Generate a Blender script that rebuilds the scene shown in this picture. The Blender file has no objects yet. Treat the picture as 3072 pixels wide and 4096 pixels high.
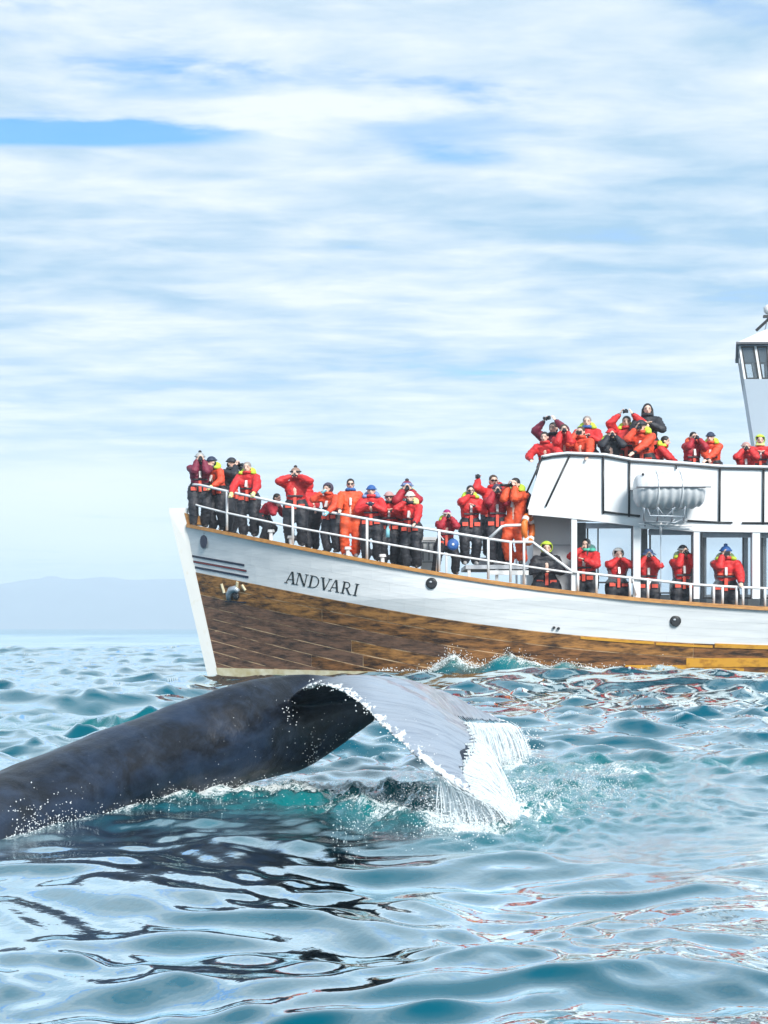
import bpy, math, random
import numpy as np
from mathutils import Vector, Matrix, noise
random.seed(7)
R = math.radians
S = bpy.context.scene
COL = S.collection

# ------------------------------------------------------------------ camera
F, HZ, CH = 6000.0, 2512.0, 1.15         # focal length in photo pixels, horizon row, camera height (m)
cd = bpy.data.cameras.new('camera'); cam = bpy.data.objects.new('camera', cd); COL.objects.link(cam)
cd.sensor_fit = 'HORIZONTAL'; cd.sensor_width = 36; cd.lens = 36*F/3072
cd.shift_y = (HZ-2048)/3072
cd.clip_start = 0.1; cd.clip_end = 60000
cam.location = (0, 0, CH); cam.rotation_euler = (R(90), 0, 0)
S.camera = cam

# ------------------------------------------------------------------ sky
SUN_EL, SUN_AZ = 36, 152                  # azimuth clockwise from +Y (behind the camera, to the right of it)
w = bpy.data.worlds.new('World'); S.world = w; w.use_nodes = True
nt = w.node_tree; nt.nodes.clear(); N = nt.nodes.new; L = nt.links.new
def nd(t, **k):
    n = N(t)
    for a, b in k.items(): setattr(n, a, b)
    return n
def math_n(tree, op, a, b=None, clamp=False):
    n = tree.nodes.new('ShaderNodeMath'); n.operation = op; n.use_clamp = clamp
    for i, v in enumerate((a, b)):
        if v is None: continue
        if isinstance(v, (int, float)): n.inputs[i].default_value = v
        else: tree.links.new(v, n.inputs[i])
    return n.outputs[0]
M2 = lambda op, a, b=None, clamp=False: math_n(nt, op, a, b, clamp)
sky = nd('ShaderNodeTexSky', sky_type='NISHITA', sun_disc=False, sun_elevation=R(SUN_EL), sun_rotation=R(SUN_AZ), air_density=1.0, dust_density=0.6, ozone_density=2.5)
tc = nd('ShaderNodeTexCoord'); sp = nd('ShaderNodeSeparateXYZ'); L(tc.outputs['Generated'], sp.inputs[0])
X, Yd, Z = sp.outputs
zc = M2('MAXIMUM', Z, 0.0)
den = M2('ADD', zc, 0.055)
u = M2('DIVIDE', X, den); v = M2('DIVIDE', Yd, den)
cb = nd('ShaderNodeCombineXYZ'); L(u, cb.inputs[0]); L(v, cb.inputs[1])
def cloud(scale, sx, sy, detail, rough, dist, off):
    mp = nd('ShaderNodeMapping'); mp.inputs['Scale'].default_value = (sx, sy, 1); mp.inputs['Location'].default_value = off
    mp.inputs['Rotation'].default_value = (0, 0, R(-1))
    L(cb.outputs[0], mp.inputs[0])
    n = nd('ShaderNodeTexNoise'); L(mp.outputs[0], n.inputs[0])
    n.inputs['Scale'].default_value = scale; n.inputs['Detail'].default_value = detail
    n.inputs['Roughness'].default_value = rough; n.inputs['Distortion'].default_value = dist
    return n.outputs[0]
c1 = cloud(1.2, 0.7, 1.2, 7, .5, .15, (3.1, 1.7, 0))
c2 = cloud(4.8, 0.65, 1.2, 8, .56, .25, (7.7, 4.2, 2))
c3 = cloud(.5, 0.9, 1.2, 3, .5, 0, (1.2, 8.8, 5))
az = M2('DIVIDE', X, M2('MAXIMUM', Yd, 0.02))
el = M2('DIVIDE', Z, M2('MAXIMUM', Yd, 0.02))
def gap(px, py, sx, sy, amp):                   # a thin place in the cloud deck, at its own bearing and height
    a = M2('MULTIPLY', M2('SUBTRACT', az, (px-1536)/F), F/sx)
    b = M2('MULTIPLY', M2('SUBTRACT', el, (HZ-py)/F), F/sy)
    b = M2('ADD', b, M2('MULTIPLY', M2('SUBTRACT', c2, .5), 2.2))
    r = M2('ADD', M2('MULTIPLY', a, a), M2('MULTIPLY', b, b))
    return M2('MULTIPLY', M2('EXPONENT', M2('MULTIPLY', r, -1.0)), amp)
g = gap(300, 530, 760, 60, .95)
for a in ((750, 300, 620, 120, .50), (1850, 450, 560, 170, .46), (150, 20, 500, 60, .35), (2950, 60, 600, 100, .12), (1500, 1040, 420, 60, .22), (1850, 640, 300, 50, .35), (600, 130, 700, 60, .3)):
    g = M2('ADD', g, gap(*a))
cov = M2('ADD', M2('MULTIPLY', c1, 1.1), M2('MULTIPLY', c2, .9))
cov = M2('ADD', cov, M2('MULTIPLY', c3, .5))
cov = M2('SUBTRACT', cov, g)
bank = gap(260, 1990, 460, 100, .5)
for a in ((450, 2170, 420, 60, .5), (-500, 2100, 500, 80, .5), (3700, 2050, 500, 100, .4)): bank = M2('ADD', bank, gap(*a)) # low banks of cloud
cov = M2('SUBTRACT', cov, M2('MULTIPLY', zc, .30))
ramp = nd('ShaderNodeValToRGB'); L(cov, ramp.inputs[0])
ramp.color_ramp.elements[0].position = .56; ramp.color_ramp.elements[0].color = (0, 0, 0, 1)
ramp.color_ramp.elements[1].position = 1.12; ramp.color_ramp.elements[1].color = (1, 1, 1, 1)
ramp.color_ramp.interpolation = 'EASE'
def mixc(tree, f, a, b):
    n = tree.nodes.new('ShaderNodeMix'); n.data_type = 'RGBA'
    for i, vv in ((0, f), (6, a), (7, b)):
        if isinstance(vv, (int, float)): n.inputs[i].default_value = vv
        elif isinstance(vv, tuple): n.inputs[i].default_value = (*vv, 1)
        else: tree.links.new(vv, n.inputs[i])
    return n.outputs[2]
shade = nd('ShaderNodeMapRange'); L(M2('ADD', M2('ADD', M2('MULTIPLY', c2, .70), M2('MULTIPLY', c1, .5)), bank), shade.inputs[0])
shade.inputs[1].default_value = .46; shade.inputs[2].default_value = .74
ccol = mixc(nt, shade.outputs[0], (2.5, 4.2, 5.8), (6.9, 7.3, 7.6))
hor = nd('ShaderNodeMapRange'); L(zc, hor.inputs[0]); hor.inputs[1].default_value = 0; hor.inputs[2].default_value = .20
hor.inputs[3].default_value = 1; hor.inputs[4].default_value = 0
ccol = mixc(nt, M2('MULTIPLY', hor.outputs[0], .62), ccol, (8.0, 8.6, 9.0)); ccol = mixc(nt, M2('MULTIPLY', bank, 1.2, True), ccol, (8.6, 8.9, 9.1))
skyb = nd('ShaderNodeVectorMath', operation='MULTIPLY'); L(sky.outputs[0], skyb.inputs[0]); skyb.inputs[1].default_value = (.36, 1.1, 1.9)
thin = M2('ADD', M2('MULTIPLY', ramp.outputs[0], .94), .06, True)
thin = M2('MAXIMUM', thin, M2('MULTIPLY', hor.outputs[0], .9))
allc = mixc(nt, thin, skyb.outputs[0], ccol)
bg = nd('ShaderNodeBackground'); bg.inputs[1].default_value = 0.10; L(allc, bg.inputs[0])
wo = nd('ShaderNodeOutputWorld'); L(bg.outputs[0], wo.inputs[0])
w.cycles.sampling_method = 'MANUAL'; w.cycles.sample_map_resolution = 512

# ------------------------------------------------------------------ sun and exposure
sl = bpy.data.lights.new('sun', 'SUN'); sun = bpy.data.objects.new('sun', sl); COL.objects.link(sun)
sl.energy = 4.0; sl.angle = R(18); sl.color = (1, .965, .91)
sd = Vector((math.sin(R(SUN_AZ))*math.cos(R(SUN_EL)), math.cos(R(SUN_AZ))*math.cos(R(SUN_EL)), math.sin(R(SUN_EL))))
sun.rotation_euler = sd.to_track_quat('Z', 'Y').to_euler()
S.view_settings.view_transform = 'Standard'; S.view_settings.look = 'None'
S.view_settings.exposure = 0.5; S.view_settings.gamma = 1; S.view_settings.use_curve_mapping = False
S.render.engine = 'CYCLES'
S.cycles.max_bounces = 6; S.cycles.volume_bounces = 3; S.cycles.transparent_max_bounces = 12
S.cycles.caustics_reflective = False; S.cycles.caustics_refractive = False

# ------------------------------------------------------------------ helpers
def W(px, py, Y):                         # the point at distance Y that the photo shows at (px, py)
    return Vector(((px-1536)*Y/F, Y, CH+(HZ-py)*Y/F))
def V(*a): return Vector(a)
def tag(o, label=None, cat=None, group=None, kind=None):
    for k, val in (('label', label), ('category', cat), ('group', group), ('kind', kind)):
        if val: o[k] = val
    return o
def empty(name, loc=(0, 0, 0), rz=0, **k):
    o = bpy.data.objects.new(name, None); COL.objects.link(o); o.location = loc; o.rotation_euler = (0, 0, rz)
    o.empty_display_size = .2
    return tag(o, **k)
class MB:
    def __init__(s): s.v = []; s.f = []
    def add(s, vs, fs):
        n = len(s.v); s.v += [tuple(p) for p in vs]; s.f += [tuple(i+n for i in q) for q in fs]; return s
    def box(s, c, d, rot=None):
        c = Vector(c); vs = []
        for z in (-.5, .5):
            for x, y in ((-.5, -.5), (.5, -.5), (.5, .5), (-.5, .5)):
                p = Vector((x*d[0], y*d[1], z*d[2]))
                if rot is not None: p = rot @ p
                vs.append(c+p)
        return s.add(vs, [(3, 2, 1, 0), (4, 5, 6, 7), (0, 1, 5, 4), (1, 2, 6, 5), (2, 3, 7, 6), (3, 0, 4, 7)])
    def hexa(s, a):                      # eight corners: bottom loop, top loop
        return s.add(a, [(3, 2, 1, 0), (4, 5, 6, 7), (0, 1, 5, 4), (1, 2, 6, 5), (2, 3, 7, 6), (3, 0, 4, 7)])
    def tube(s, pts, r, n=8, cap=True):
        pts = [Vector(p) for p in pts]; m = len(pts); vs = []; fs = []
        for i, p in enumerate(pts):
            d = (pts[min(i+1, m-1)]-pts[max(i-1, 0)]).normalized()
            a = Vector((0, 0, 1)) if abs(d.z) < .9 else Vector((0, 1, 0))
            x = d.cross(a).normalized(); y = d.cross(x)
            rr = r[i] if isinstance(r, (list, tuple)) else r
            for k in range(n):
                t = 2*math.pi*k/n; vs.append(p+(x*math.cos(t)+y*math.sin(t))*rr)
        for i in range(m-1):
            for k in range(n):
                fs.append((i*n+k, i*n+(k+1) % n, (i+1)*n+(k+1) % n, (i+1)*n+k))
        if cap: fs += [tuple(range(n-1, -1, -1)), tuple((m-1)*n+k for k in range(n))]
        return s.add(vs, fs)
    def ell(s, c, r, rot=None, nu=12, nv=8, zmin=-1.0):
        c = Vector(c); vs = []; fs = []
        for j in range(nv+1):
            ph = math.pi*j/nv; zz = max(math.cos(ph), zmin)
            for i in range(nu):
                t = 2*math.pi*i/nu; p = Vector((math.sin(ph)*math.cos(t)*r[0], math.sin(ph)*math.sin(t)*r[1], zz*r[2]))
                if rot is not None: p = rot @ p
                vs.append(c+p)
        for j in range(nv):
            for i in range(nu): fs.append((j*nu+i, (j+1)*nu+i, (j+1)*nu+(i+1) % nu, j*nu+(i+1) % nu))
        return s.add(vs, fs)
    def rc(s, a, ra, b, rb, n=10, fl=None):   # a limb: two spheres and the cone between them
        a = Vector(a); b = Vector(b); d = b-a
        if d.length < 1e-5: d = Vector((0, 0, 1e-4))
        dn = d.normalized(); q = Vector((0, 1, 0)) if abs(dn.y) < .9 else Vector((1, 0, 0))
        x = (q - dn*q.dot(dn)).normalized(); y = dn.cross(x); rings = []
        for t in (-90, -60, -30, 0): rings.append((a+dn*ra*math.sin(R(t)), ra*max(math.cos(R(t)), .02)))
        for t in (0, 30, 60, 90): rings.append((b+dn*rb*math.sin(R(t)), rb*max(math.cos(R(t)), .02)))
        vs = []; fs = []
        k1 = fl or 1.0
        for p, r in rings:
            for k in range(n):
                t = 2*math.pi*k/n; vs.append(p+x*math.cos(t)*r*k1+y*math.sin(t)*r)
        for i in range(len(rings)-1):
            for k in range(n): fs.append((i*n+k, i*n+(k+1) % n, (i+1)*n+(k+1) % n, (i+1)*n+k))
        fs += [tuple(range(n-1, -1, -1)), tuple((len(rings)-1)*n+k for k in range(n))]
        return s.add(vs, fs)
    def build(s, name, m, parent=None, smooth=False, **k):
        me = bpy.data.meshes.new(name); me.from_pydata(s.v, [], s.f)
        if m: me.materials.append(m)
        if smooth: me.shade_smooth()
        o = bpy.data.objects.new(name, me); COL.objects.link(o)
        if parent: o.parent = parent
        return tag(o, **k)
REMESH = []
def organic(mb, name, m, parent, voxel, it=4, post=None, fac=.5):   # fused into one continuous skin, smoothed
    o = mb.build(name, m, parent)
    md = o.modifiers.new('r', 'REMESH'); md.mode = 'VOXEL'; md.voxel_size = voxel; md.use_smooth_shade = True
    if it:
        sm = o.modifiers.new('s', 'SMOOTH'); sm.iterations = it; sm.factor = fac
    REMESH.append((o, m, post)); return o
def flush_remesh():
    dg = bpy.context.evaluated_depsgraph_get()
    out = []
    for o, m, post in REMESH: out.append(bpy.data.meshes.new_from_object(o.evaluated_get(dg)))
    for (o, m, post), me in zip(REMESH, out):
        o.modifiers.clear(); me.name = o.name; o.data = me
        me.materials.clear()
        if m: me.materials.append(m)
        me.shade_smooth()
        if post: post(o, me)
    REMESH.clear()
def get_co(me):
    a = np.empty(len(me.vertices)*3, np.float32); me.vertices.foreach_get('co', a); return a.reshape(-1, 3)
def set_attr(me, name, vals):            # vals n x 3
    at = me.color_attributes.new(name, 'FLOAT_COLOR', 'POINT'); c = np.ones((len(me.vertices), 4), np.float32); c[:, :3] = vals
    at.data.foreach_set('color', c.ravel())

# ------------------------------------------------------------------ materials
def mat(name, col, rough=.5, metal=0, var=.12, vs=6, bump=.0, bs=30, spec=.5, coat=0, col2=None, emit=None, stretch=(1, 1, 1), thr=None, attr=None, nr=.5):
    m = bpy.data.materials.new(name); m.use_nodes = True; t = m.node_tree; b = t.nodes['Principled BSDF']
    b.inputs['Roughness'].default_value = rough; b.inputs['Metallic'].default_value = metal
    b.inputs['Specular IOR Level'].default_value = spec; b.inputs['Coat Weight'].default_value = coat
    b.inputs['Coat Roughness'].default_value = .08
    g = t.nodes.new('ShaderNodeTexCoord'); mp = t.nodes.new('ShaderNodeMapping'); mp.inputs['Scale'].default_value = stretch
    t.links.new(g.outputs['Object'], mp.inputs[0])
    n = t.nodes.new('ShaderNodeTexNoise'); n.inputs['Scale'].default_value = vs; n.inputs['Detail'].default_value = 8; n.inputs['Roughness'].default_value = nr; t.links.new(mp.outputs[0], n.inputs[0])
    c2 = col2 or tuple(max(0, c*(1-var*2)) for c in col)
    rp = t.nodes.new('ShaderNodeValToRGB'); a, z = thr or (.3, .7)
    rp.color_ramp.elements[0].position = a; rp.color_ramp.elements[1].position = z
    rp.color_ramp.elements[0].color = (*c2, 1); rp.color_ramp.elements[1].color = (*col, 1)
    t.links.new(n.outputs[0], rp.inputs[0]); outc = rp.outputs[0]
    if attr:
        at = t.nodes.new('ShaderNodeAttribute'); at.attribute_name = attr
        mx = t.nodes.new('ShaderNodeMix'); mx.data_type = 'RGBA'; mx.blend_type = 'MULTIPLY'; mx.inputs[0].default_value = 1
        t.links.new(outc, mx.inputs[6]); t.links.new(at.outputs[0], mx.inputs[7]); outc = mx.outputs[2]
    t.links.new(outc, b.inputs['Base Color'])
    if bump:
        n2 = t.nodes.new('ShaderNodeTexNoise'); n2.inputs['Scale'].default_value = bs; n2.inputs['Detail'].default_value = 4; t.links.new(mp.outputs[0], n2.inputs[0])
        bp = t.nodes.new('ShaderNodeBump'); bp.inputs['Strength'].default_value = bump; bp.inputs['Distance'].default_value = .02
        t.links.new(n2.outputs[0], bp.inputs['Height']); t.links.new(bp.outputs[0], b.inputs['Normal'])
    return m
MT = dict(
    white=mat('white_paint', (.80, .82, .83), .38, var=.04, vs=2, col2=(.72, .75, .77)),
    hullwhite=mat('hull_white', (.80, .82, .83), .42, var=.05, vs=1.6, col2=(.66, .69, .71), stretch=(.5, 1, 5), bump=.15, bs=6),
    railwhite=mat('rail_white', (.80, .81, .82), .35, var=.05),
    cabinwhite=mat('cabin_white', (.70, .74, .78), .45, var=.04, vs=1),  # even blue-tinged white of the deckhouse wall and deck break
    stemwhite=mat('stem_white', (.78, .79, .76), .5, var=.1, vs=4, col2=(.66, .62, .5), thr=(.2, .42)),
    cream=mat('boot_cream', (.72, .68, .52), .55, vs=5, col2=(.5, .42, .22)),
    wood=mat('varnished_rail', (.52, .25, .055), .35, vs=8, col2=(.30, .12, .025), stretch=(.6, 2, 2), bump=.2, bs=14),
    seam=mat('seam_putty', (.78, .55, .32), .7, vs=2.2, col2=(.16, .09, .05), thr=(.40, .55)),
    whseam=mat('white_seam', (.60, .62, .63), .7),
    plank=[mat('hull_plank_%d' % i, a, .55, vs=4.6, col2=b, stretch=(.42, 1, 2.1), thr=(.38, .60), nr=.68, bump=.5, bs=12, spec=.3) for i, (a, b) in enumerate((
        ((.33, .15, .048), (.030, .016, .010)), ((.27, .12, .042), (.024, .014, .009)), ((.40, .19, .055), (.038, .019, .011)), ((.20, .11, .07), (.050, .031, .024))))],
    ochre=mat('ochre_plank', (.62, .31, .03), .5, vs=5, col2=(.30, .12, .012), thr=(.25, .5), stretch=(1, 1, 2)),
    black=mat('black_paint', (.012, .013, .016), .4),
    navy=mat('navy_stripe', (.015, .02, .05), .4), redstripe=mat('red_stripe', (.32, .05, .04), .45),
    grey=mat('grey_metal', (.30, .33, .37), .45, metal=.2), dgrey=mat('dark_grey', (.10, .11, .13), .5),
    lgrey=mat('light_grey', (.46, .50, .55), .5), galv=mat('galvanised', (.42, .47, .52), .4, metal=.5),
    wheelgrey=mat('wheelhouse_grey', (.35, .43, .51), .45, var=.04, vs=1),
    deck=mat('deck_planks', (.42, .38, .33), .7, stretch=(.5, 6, 1)),
    raft=mat('raft_shell', (.76, .78, .79), .5, vs=3, col2=(.48, .51, .54)),
    orange=mat('buoy_orange', (.85, .20, .02), .5), dome=mat('radar_white', (.8, .8, .8), .4),
    letter=mat('letter_black', (.015, .02, .022), .45),
)
def pane_mat():
    m = bpy.data.materials.new('window_glass'); m.use_nodes = True; t = m.node_tree; b = t.nodes['Principled BSDF']
    b.inputs['Base Color'].default_value = (.6, .70, .78, 1); b.inputs['Roughness'].default_value = .03
    tr = t.nodes.new('ShaderNodeBsdfTransparent'); tr.inputs[0].default_value = (.97, .985, .99, 1)
    lw = t.nodes.new('ShaderNodeFresnel'); lw.inputs[0].default_value = 1.5
    ad = math_n(t, 'ADD', math_n(t, 'MULTIPLY', lw.outputs[0], .9), .08, True)
    mx = t.nodes.new('ShaderNodeMixShader'); t.links.new(ad, mx.inputs[0]); t.links.new(tr.outputs[0], mx.inputs[1]); t.links.new(b.outputs[0], mx.inputs[2])
    t.links.new(mx.outputs[0], t.nodes['Material Output'].inputs[0]); return m
MT['glass'] = pane_mat()
def interp(x, pts):
    return float(np.interp(x, [p[0] for p in pts], [p[1] for p in pts]))
# ------------------------------------------------------------------ hull shape (needed by the sea too)
YC = 36.0
def b_half(x, z):
    xr = -4.75 + (3.56-z)*.2155
    t = x-xr; Lz = 9-3.5*min(max(z/3, 0), 1.2); Bz = 2.15+.45*min(max(z/1.8, -.6), 1)
    t = min(max(t/Lz, 0), 1); g_ = 1-(1-t)**2.3
    b = .10+(Bz-.10)*g_
    if x > 11: b *= 1-.30*((x-11)/6)**2
    return b
def hull_pt(px, py, off=0.0):
    Y = 34.
    for _ in range(12):
        p = W(px, py, Y); Y = YC-b_half(p.x, p.z)-off
    return W(px, py, Y)
GUN = [(745, 2104), (910, 2130), (1170, 2183), (1350, 2222), (1450, 2248), (1687, 2281), (1953, 2324), (2150, 2353), (2296, 2371), (2543, 2396), (2789, 2418), (3072, 2434)]
PNT = [(780, 2289), (976, 2327), (1253, 2381), (1550, 2442), (1650, 2456), (1963, 2502), (2320, 2540), (2733, 2573), (3072, 2584)]
def world_curve(pts, extra):
    xs = []; zs = []
    px = np.linspace(pts[0][0], pts[-1][0], 60)
    co = np.polyfit([p[0] for p in pts], [p[1] for p in pts], 4)
    for q in px:
        p = hull_pt(q, np.polyval(co, q)); xs.append(p.x); zs.append(p.z)
    for x, dz in extra: xs.append(x); zs.append(zs[59]+dz)
    return (lambda x: float(np.interp(x, xs, zs))), xs
z_gun, _ = world_curve(GUN, [(12, .05), (17, .45)])
z_pnt, _ = world_curve(PNT, [(12, .0), (17, .2)])
def zg(x):                                # extended straight up to the stem
    return z_gun(x) if x > -4.70 else z_gun(-4.70)+.19*(-4.70-x)
def zp(x):
    return z_pnt(x) if x > -4.4 else z_pnt(-4.4)+.20*(-4.4-x)
def hp(x, z, off=0., side=-1):
    return Vector((x, YC+side*(b_half(x, z)+off), z))

# ------------------------------------------------------------------ sea
rng = np.random.RandomState(11)
def smooth(a, b, x):
    t = np.clip((x-a)/(b-a), 0, 1); return t*t*(3-2*t)
def make_rows():
    ys = [2.3]
    while ys[-1] < 3300:
        y = ys[-1]
        d = max(y*y/(1500*1.15)*.72, .009)
        if y < 90: d = min(d, .14+y*.0022)
        else: d = min(d, y*.02)
        ys.append(y+d)
    return np.array(ys)
rows = make_rows()
sc = np.concatenate([-np.geomspace(.34, 3.0, 40)[::-1], np.linspace(-.335, .335, 460), np.geomspace(.34, 3.0, 40)])
XX = sc[None, :]*rows[:, None]; YY = np.repeat(rows[:, None], len(sc), 1)
gy = np.gradient(rows)[:, None]*np.ones_like(XX); gx = np.abs(np.gradient(XX, axis=1)); cell = np.maximum(gx, gy*.8)
H = np.zeros_like(XX); DX = np.zeros_like(XX); DY = np.zeros_like(XX)
def lowpatch(x, y, s, seed):
    r = np.random.RandomState(seed); o = np.zeros_like(x)
    for i in range(5):
        a = r.uniform(0, 2*np.pi); k = 2*np.pi/s*r.uniform(.6, 1.6); o += np.sin(k*(x*np.cos(a)+y*np.sin(a))+r.uniform(0, 6.3)+1.3*np.sin(k*.6*(x*np.sin(a)-y*np.cos(a))))
    return .5+.5*np.clip(o/3.2, -1, 1)
rough_far = .52+.88*smooth(8, 24, YY)
rough_sm = .60+1.75*smooth(7.5, 20, YY)
patch = .55+.8*lowpatch(XX, YY, 5.0, 5)
wx = XX+.25*np.sin(YY*1.1+.5*XX)+.10*np.sin(XX*2.7+YY*1.9); wy = YY+.22*np.sin(XX*1.3-.7*YY)+.08*np.sin(XX*3.9-YY*2.1)
bands = [(14, 7.5, 6, .034, 25, 1.0), (6.0, 2.6, 14, .0100, 32, 1.0), (2.3, 1.1, 20, .0072, 40, 1.0), (1.0, .5, 26, .0046, 46, .95), (.45, .22, 24, .0023, 52, .8)]
for l0, l1, n, a0, spread, q in bands:
    for i in range(n):
        lam = np.exp(rng.uniform(np.log(l1), np.log(l0))); k = 2*np.pi/lam
        a = R(-97)+R(rng.normal(0, spread)); ph = rng.uniform(0, 2*np.pi)
        amp = a0*(lam/math.sqrt(l0*l1))*rng.uniform(.6, 1.3)
        ca, sa = math.cos(a), math.sin(a)
        att = smooth(2.2, 5.0, lam/cell)
        P = k*(wx*ca+wy*sa)+ph
        A = amp*att*(rough_far*(patch if lam < 3 else 1.0) if lam > 1.05 else rough_sm*patch)
        H += A*np.cos(P); s_ = q*A*np.sin(P); DX -= s_*ca; DY -= s_*sa
# water stirred up by the flukes, a mound round them and the boat's bow wave
def blob(x, y, cx, cy, rx, ry, rot=0):
    c, s = math.cos(rot), math.sin(rot); dx, dy = x-cx, y-cy
    return np.exp(-(((dx*c+dy*s)/rx)**2+((-dx*s+dy*c)/ry)**2))
ragged = .65+.7*lowpatch(XX, YY, .9, 21)
churn = np.clip((blob(XX, YY, 1.25, 10.9, .95, 1.9)+blob(XX, YY, .55, 9.4, .55, .9)+.9*blob(XX, YY, -.25, 10.2, .85, 1.25)+.7*blob(XX, YY, 2.3, 12.6, 1.1, .7)+.6*blob(XX, YY, -1.2, 10.1, .5, .5))*ragged*1.25, 0, 1.15)
churn_l = .9*blob(XX, YY, -4.3, 18.5, 1.8, 3.0)*ragged
hull_d = np.interp(XX.ravel(), np.linspace(-6, 17, 200), [36-b_half(x, .05) for x in np.linspace(-6, 17, 200)]).reshape(XX.shape)-YY
along = np.interp(XX, [(p-1536)*33.6/F for p in (1250, 1420, 1600, 1800, 1880, 2000, 2250, 2500, 2800, 3300)], [0, .10, .22, .38, .44, .44, .42, .36, .24, .12])
bow = along*np.exp(-((hull_d-.45)/.55)**2)*(1+.12*np.sin(XX*5.1)+.08*np.sin(XX*9.7+1))
bow = np.where(YY > 37, 0, bow)
churn_b = np.clip(along*3.0, 0, 1)*np.exp(-((hull_d-.6)/1.3)**2)
H += bow
CT = np.clip(churn+churn_l, 0, 1.2)
tur = np.zeros_like(XX)
for i in range(34):
    lam = np.exp(rng.uniform(np.log(.07), np.log(.55))); k = 2*np.pi/lam; a = rng.uniform(0, 2*np.pi); ph = rng.uniform(0, 6.3)
    P = k*(wx*math.cos(a)+wy*math.sin(a)+.05*np.sin(7*wx+i)+.05*np.sin(6*wy-i))+ph
    tur += .0105*lam**.85*3*np.abs(np.cos(P*.5))*smooth(2.0, 4.0, lam/cell)
H += (tur-tur[CT > .2].mean())*CT*1.2
tb = np.zeros_like(XX)
for i in range(16):
    lam = np.exp(rng.uniform(np.log(.5), np.log(1.6))); k = 2*np.pi/lam; a = rng.uniform(0, 2*np.pi)
    tb += .05*lam*np.abs(np.cos(k*.5*(wx*math.cos(a)+wy*math.sin(a))+i))
H += (tb-tb.mean())*churn_b*.8
H += .05*blob(XX, YY, -1.3, 10.0, 1.3, .5, R(40))
near_clear = 1-smooth(2.3, 2.3001, YY)*0
foam = np.clip(churn*.54*ragged+churn_l*.44+churn_b*.52, 0, 1)
# foam where the body cuts the surface and where the falling water lands
line = np.zeros_like(XX)
for px, py in ((-60, 3350), (60, 3320), (180, 3290), (330, 3258), (480, 3236), (640, 3206), (800, 3185), (960, 3172), (1100, 3165)):
    Yl = F*CH/(py-HZ); p = W(px, py, Yl); line = np.maximum(line, blob(XX, YY, p.x, Yl-.10, .22, .28))
foam = np.clip(foam+line*.85, 0, 1)
for px, py, rr, am in ((1780, 3290, .12, .8), (1900, 3300, .16, .9), (2020, 3270, .13, .8), (1890, 3040, .14, .7), (2060, 3040, .18, .8)):
    Yl = F*CH/(py-HZ); p = W(px, py, Yl); foam = np.clip(foam+am*blob(XX, YY, p.x, Yl, rr, rr*1.6), 0, 1)
crest = smooth(.06, .2, bow)
foam = np.clip(foam+crest*.75*np.exp(-((hull_d-.25)/.35)**2), 0, 1)
deep = np.clip(CT*1.0+line*.4+.9*np.clip(bow*3, 0, 1), 0, 1)
VX = XX+DX; VY = YY+DY; VZ = H
nr, nc = XX.shape
co = np.stack([VX, VY, VZ], -1).reshape(-1, 3).astype(np.float32)
idx = np.arange(nr*nc).reshape(nr, nc)
qu = np.stack([idx[:-1, :-1], idx[:-1, 1:], idx[1:, 1:], idx[1:, :-1]], -1).reshape(-1, 4)
att = np.stack([foam, deep, np.zeros_like(foam)], -1).reshape(-1, 3)
# the sea goes on behind and beyond
bx = np.linspace(-3, 3, 2)*2.3
extra = np.array([(-6.9, 2.3, -.02), (6.9, 2.3, -.02), (6000, 2.3, -.02), (-6000, 2.3, -.02), (-6000, -3000, -.02), (6000, -3000, -.02),
                  (-9900, 3300, -.02), (9900, 3300, -.02), (-12000, 9000, -.02), (12000, 9000, -.02)], np.float32)
b0 = len(co); co = np.vstack([co, extra]); att = np.vstack([att, np.zeros((len(extra), 3))])
qx = np.array([(b0+4, b0+5, b0+2, b0+3), (b0+6, b0+7, b0+9, b0+8), (b0+3, b0+0, b0+6, b0+8), (b0+1, b0+2, b0+9, b0+7)])
qu = np.vstack([qu, qx])
me = bpy.data.meshes.new('sea'); me.vertices.add(len(co)); me.vertices.foreach_set('co', co.ravel())
me.loops.add(len(qu)*4); me.loops.foreach_set('vertex_index', qu.ravel().astype(np.int32))
me.polygons.add(len(qu)); me.polygons.foreach_set('loop_start', np.arange(0, len(qu)*4, 4, dtype=np.int32)); me.polygons.foreach_set('loop_total', np.full(len(qu), 4, np.int32))
me.update(); me.validate(); me.shade_smooth(); set_attr(me, 'water', att)
sea = bpy.data.objects.new('sea', me); COL.objects.link(sea); tag(sea, kind='structure')
def sea_h(x, y):                          # height of the built surface near (x, y)
    i = min(max(int(np.searchsorted(rows, y)), 0), nr-1); j = min(max(int(np.searchsorted(sc, x/max(y, 2.3))), 0), nc-1)
    return float(H[i, j])
m = bpy.data.materials.new('sea_water'); m.use_nodes = True; t = m.node_tree; b = t.nodes['Principled BSDF']
at = t.nodes.new('ShaderNodeAttribute'); at.attribute_name = 'water'; sx = t.nodes.new('ShaderNodeSeparateColor'); t.links.new(at.outputs[0], sx.inputs[0])
geo = t.nodes.new('ShaderNodeNewGeometry')
def tn(scale, detail, rough=.5, dist=0, st=(1, 1, 1)):
    mp = t.nodes.new('ShaderNodeMapping'); mp.inputs['Scale'].default_value = st; t.links.new(geo.outputs['Position'], mp.inputs[0])
    n = t.nodes.new('ShaderNodeTexNoise'); t.links.new(mp.outputs[0], n.inputs[0]); n.inputs['Scale'].default_value = scale; n.inputs['Detail'].default_value = detail
    n.inputs['Roughness'].default_value = rough; n.inputs['Distortion'].default_value = dist; return n.outputs[0]
f1 = tn(16, 10, .78, 1.6, (1, .7, 1)); f2 = tn(3.2, 4, .6, .8)
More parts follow.
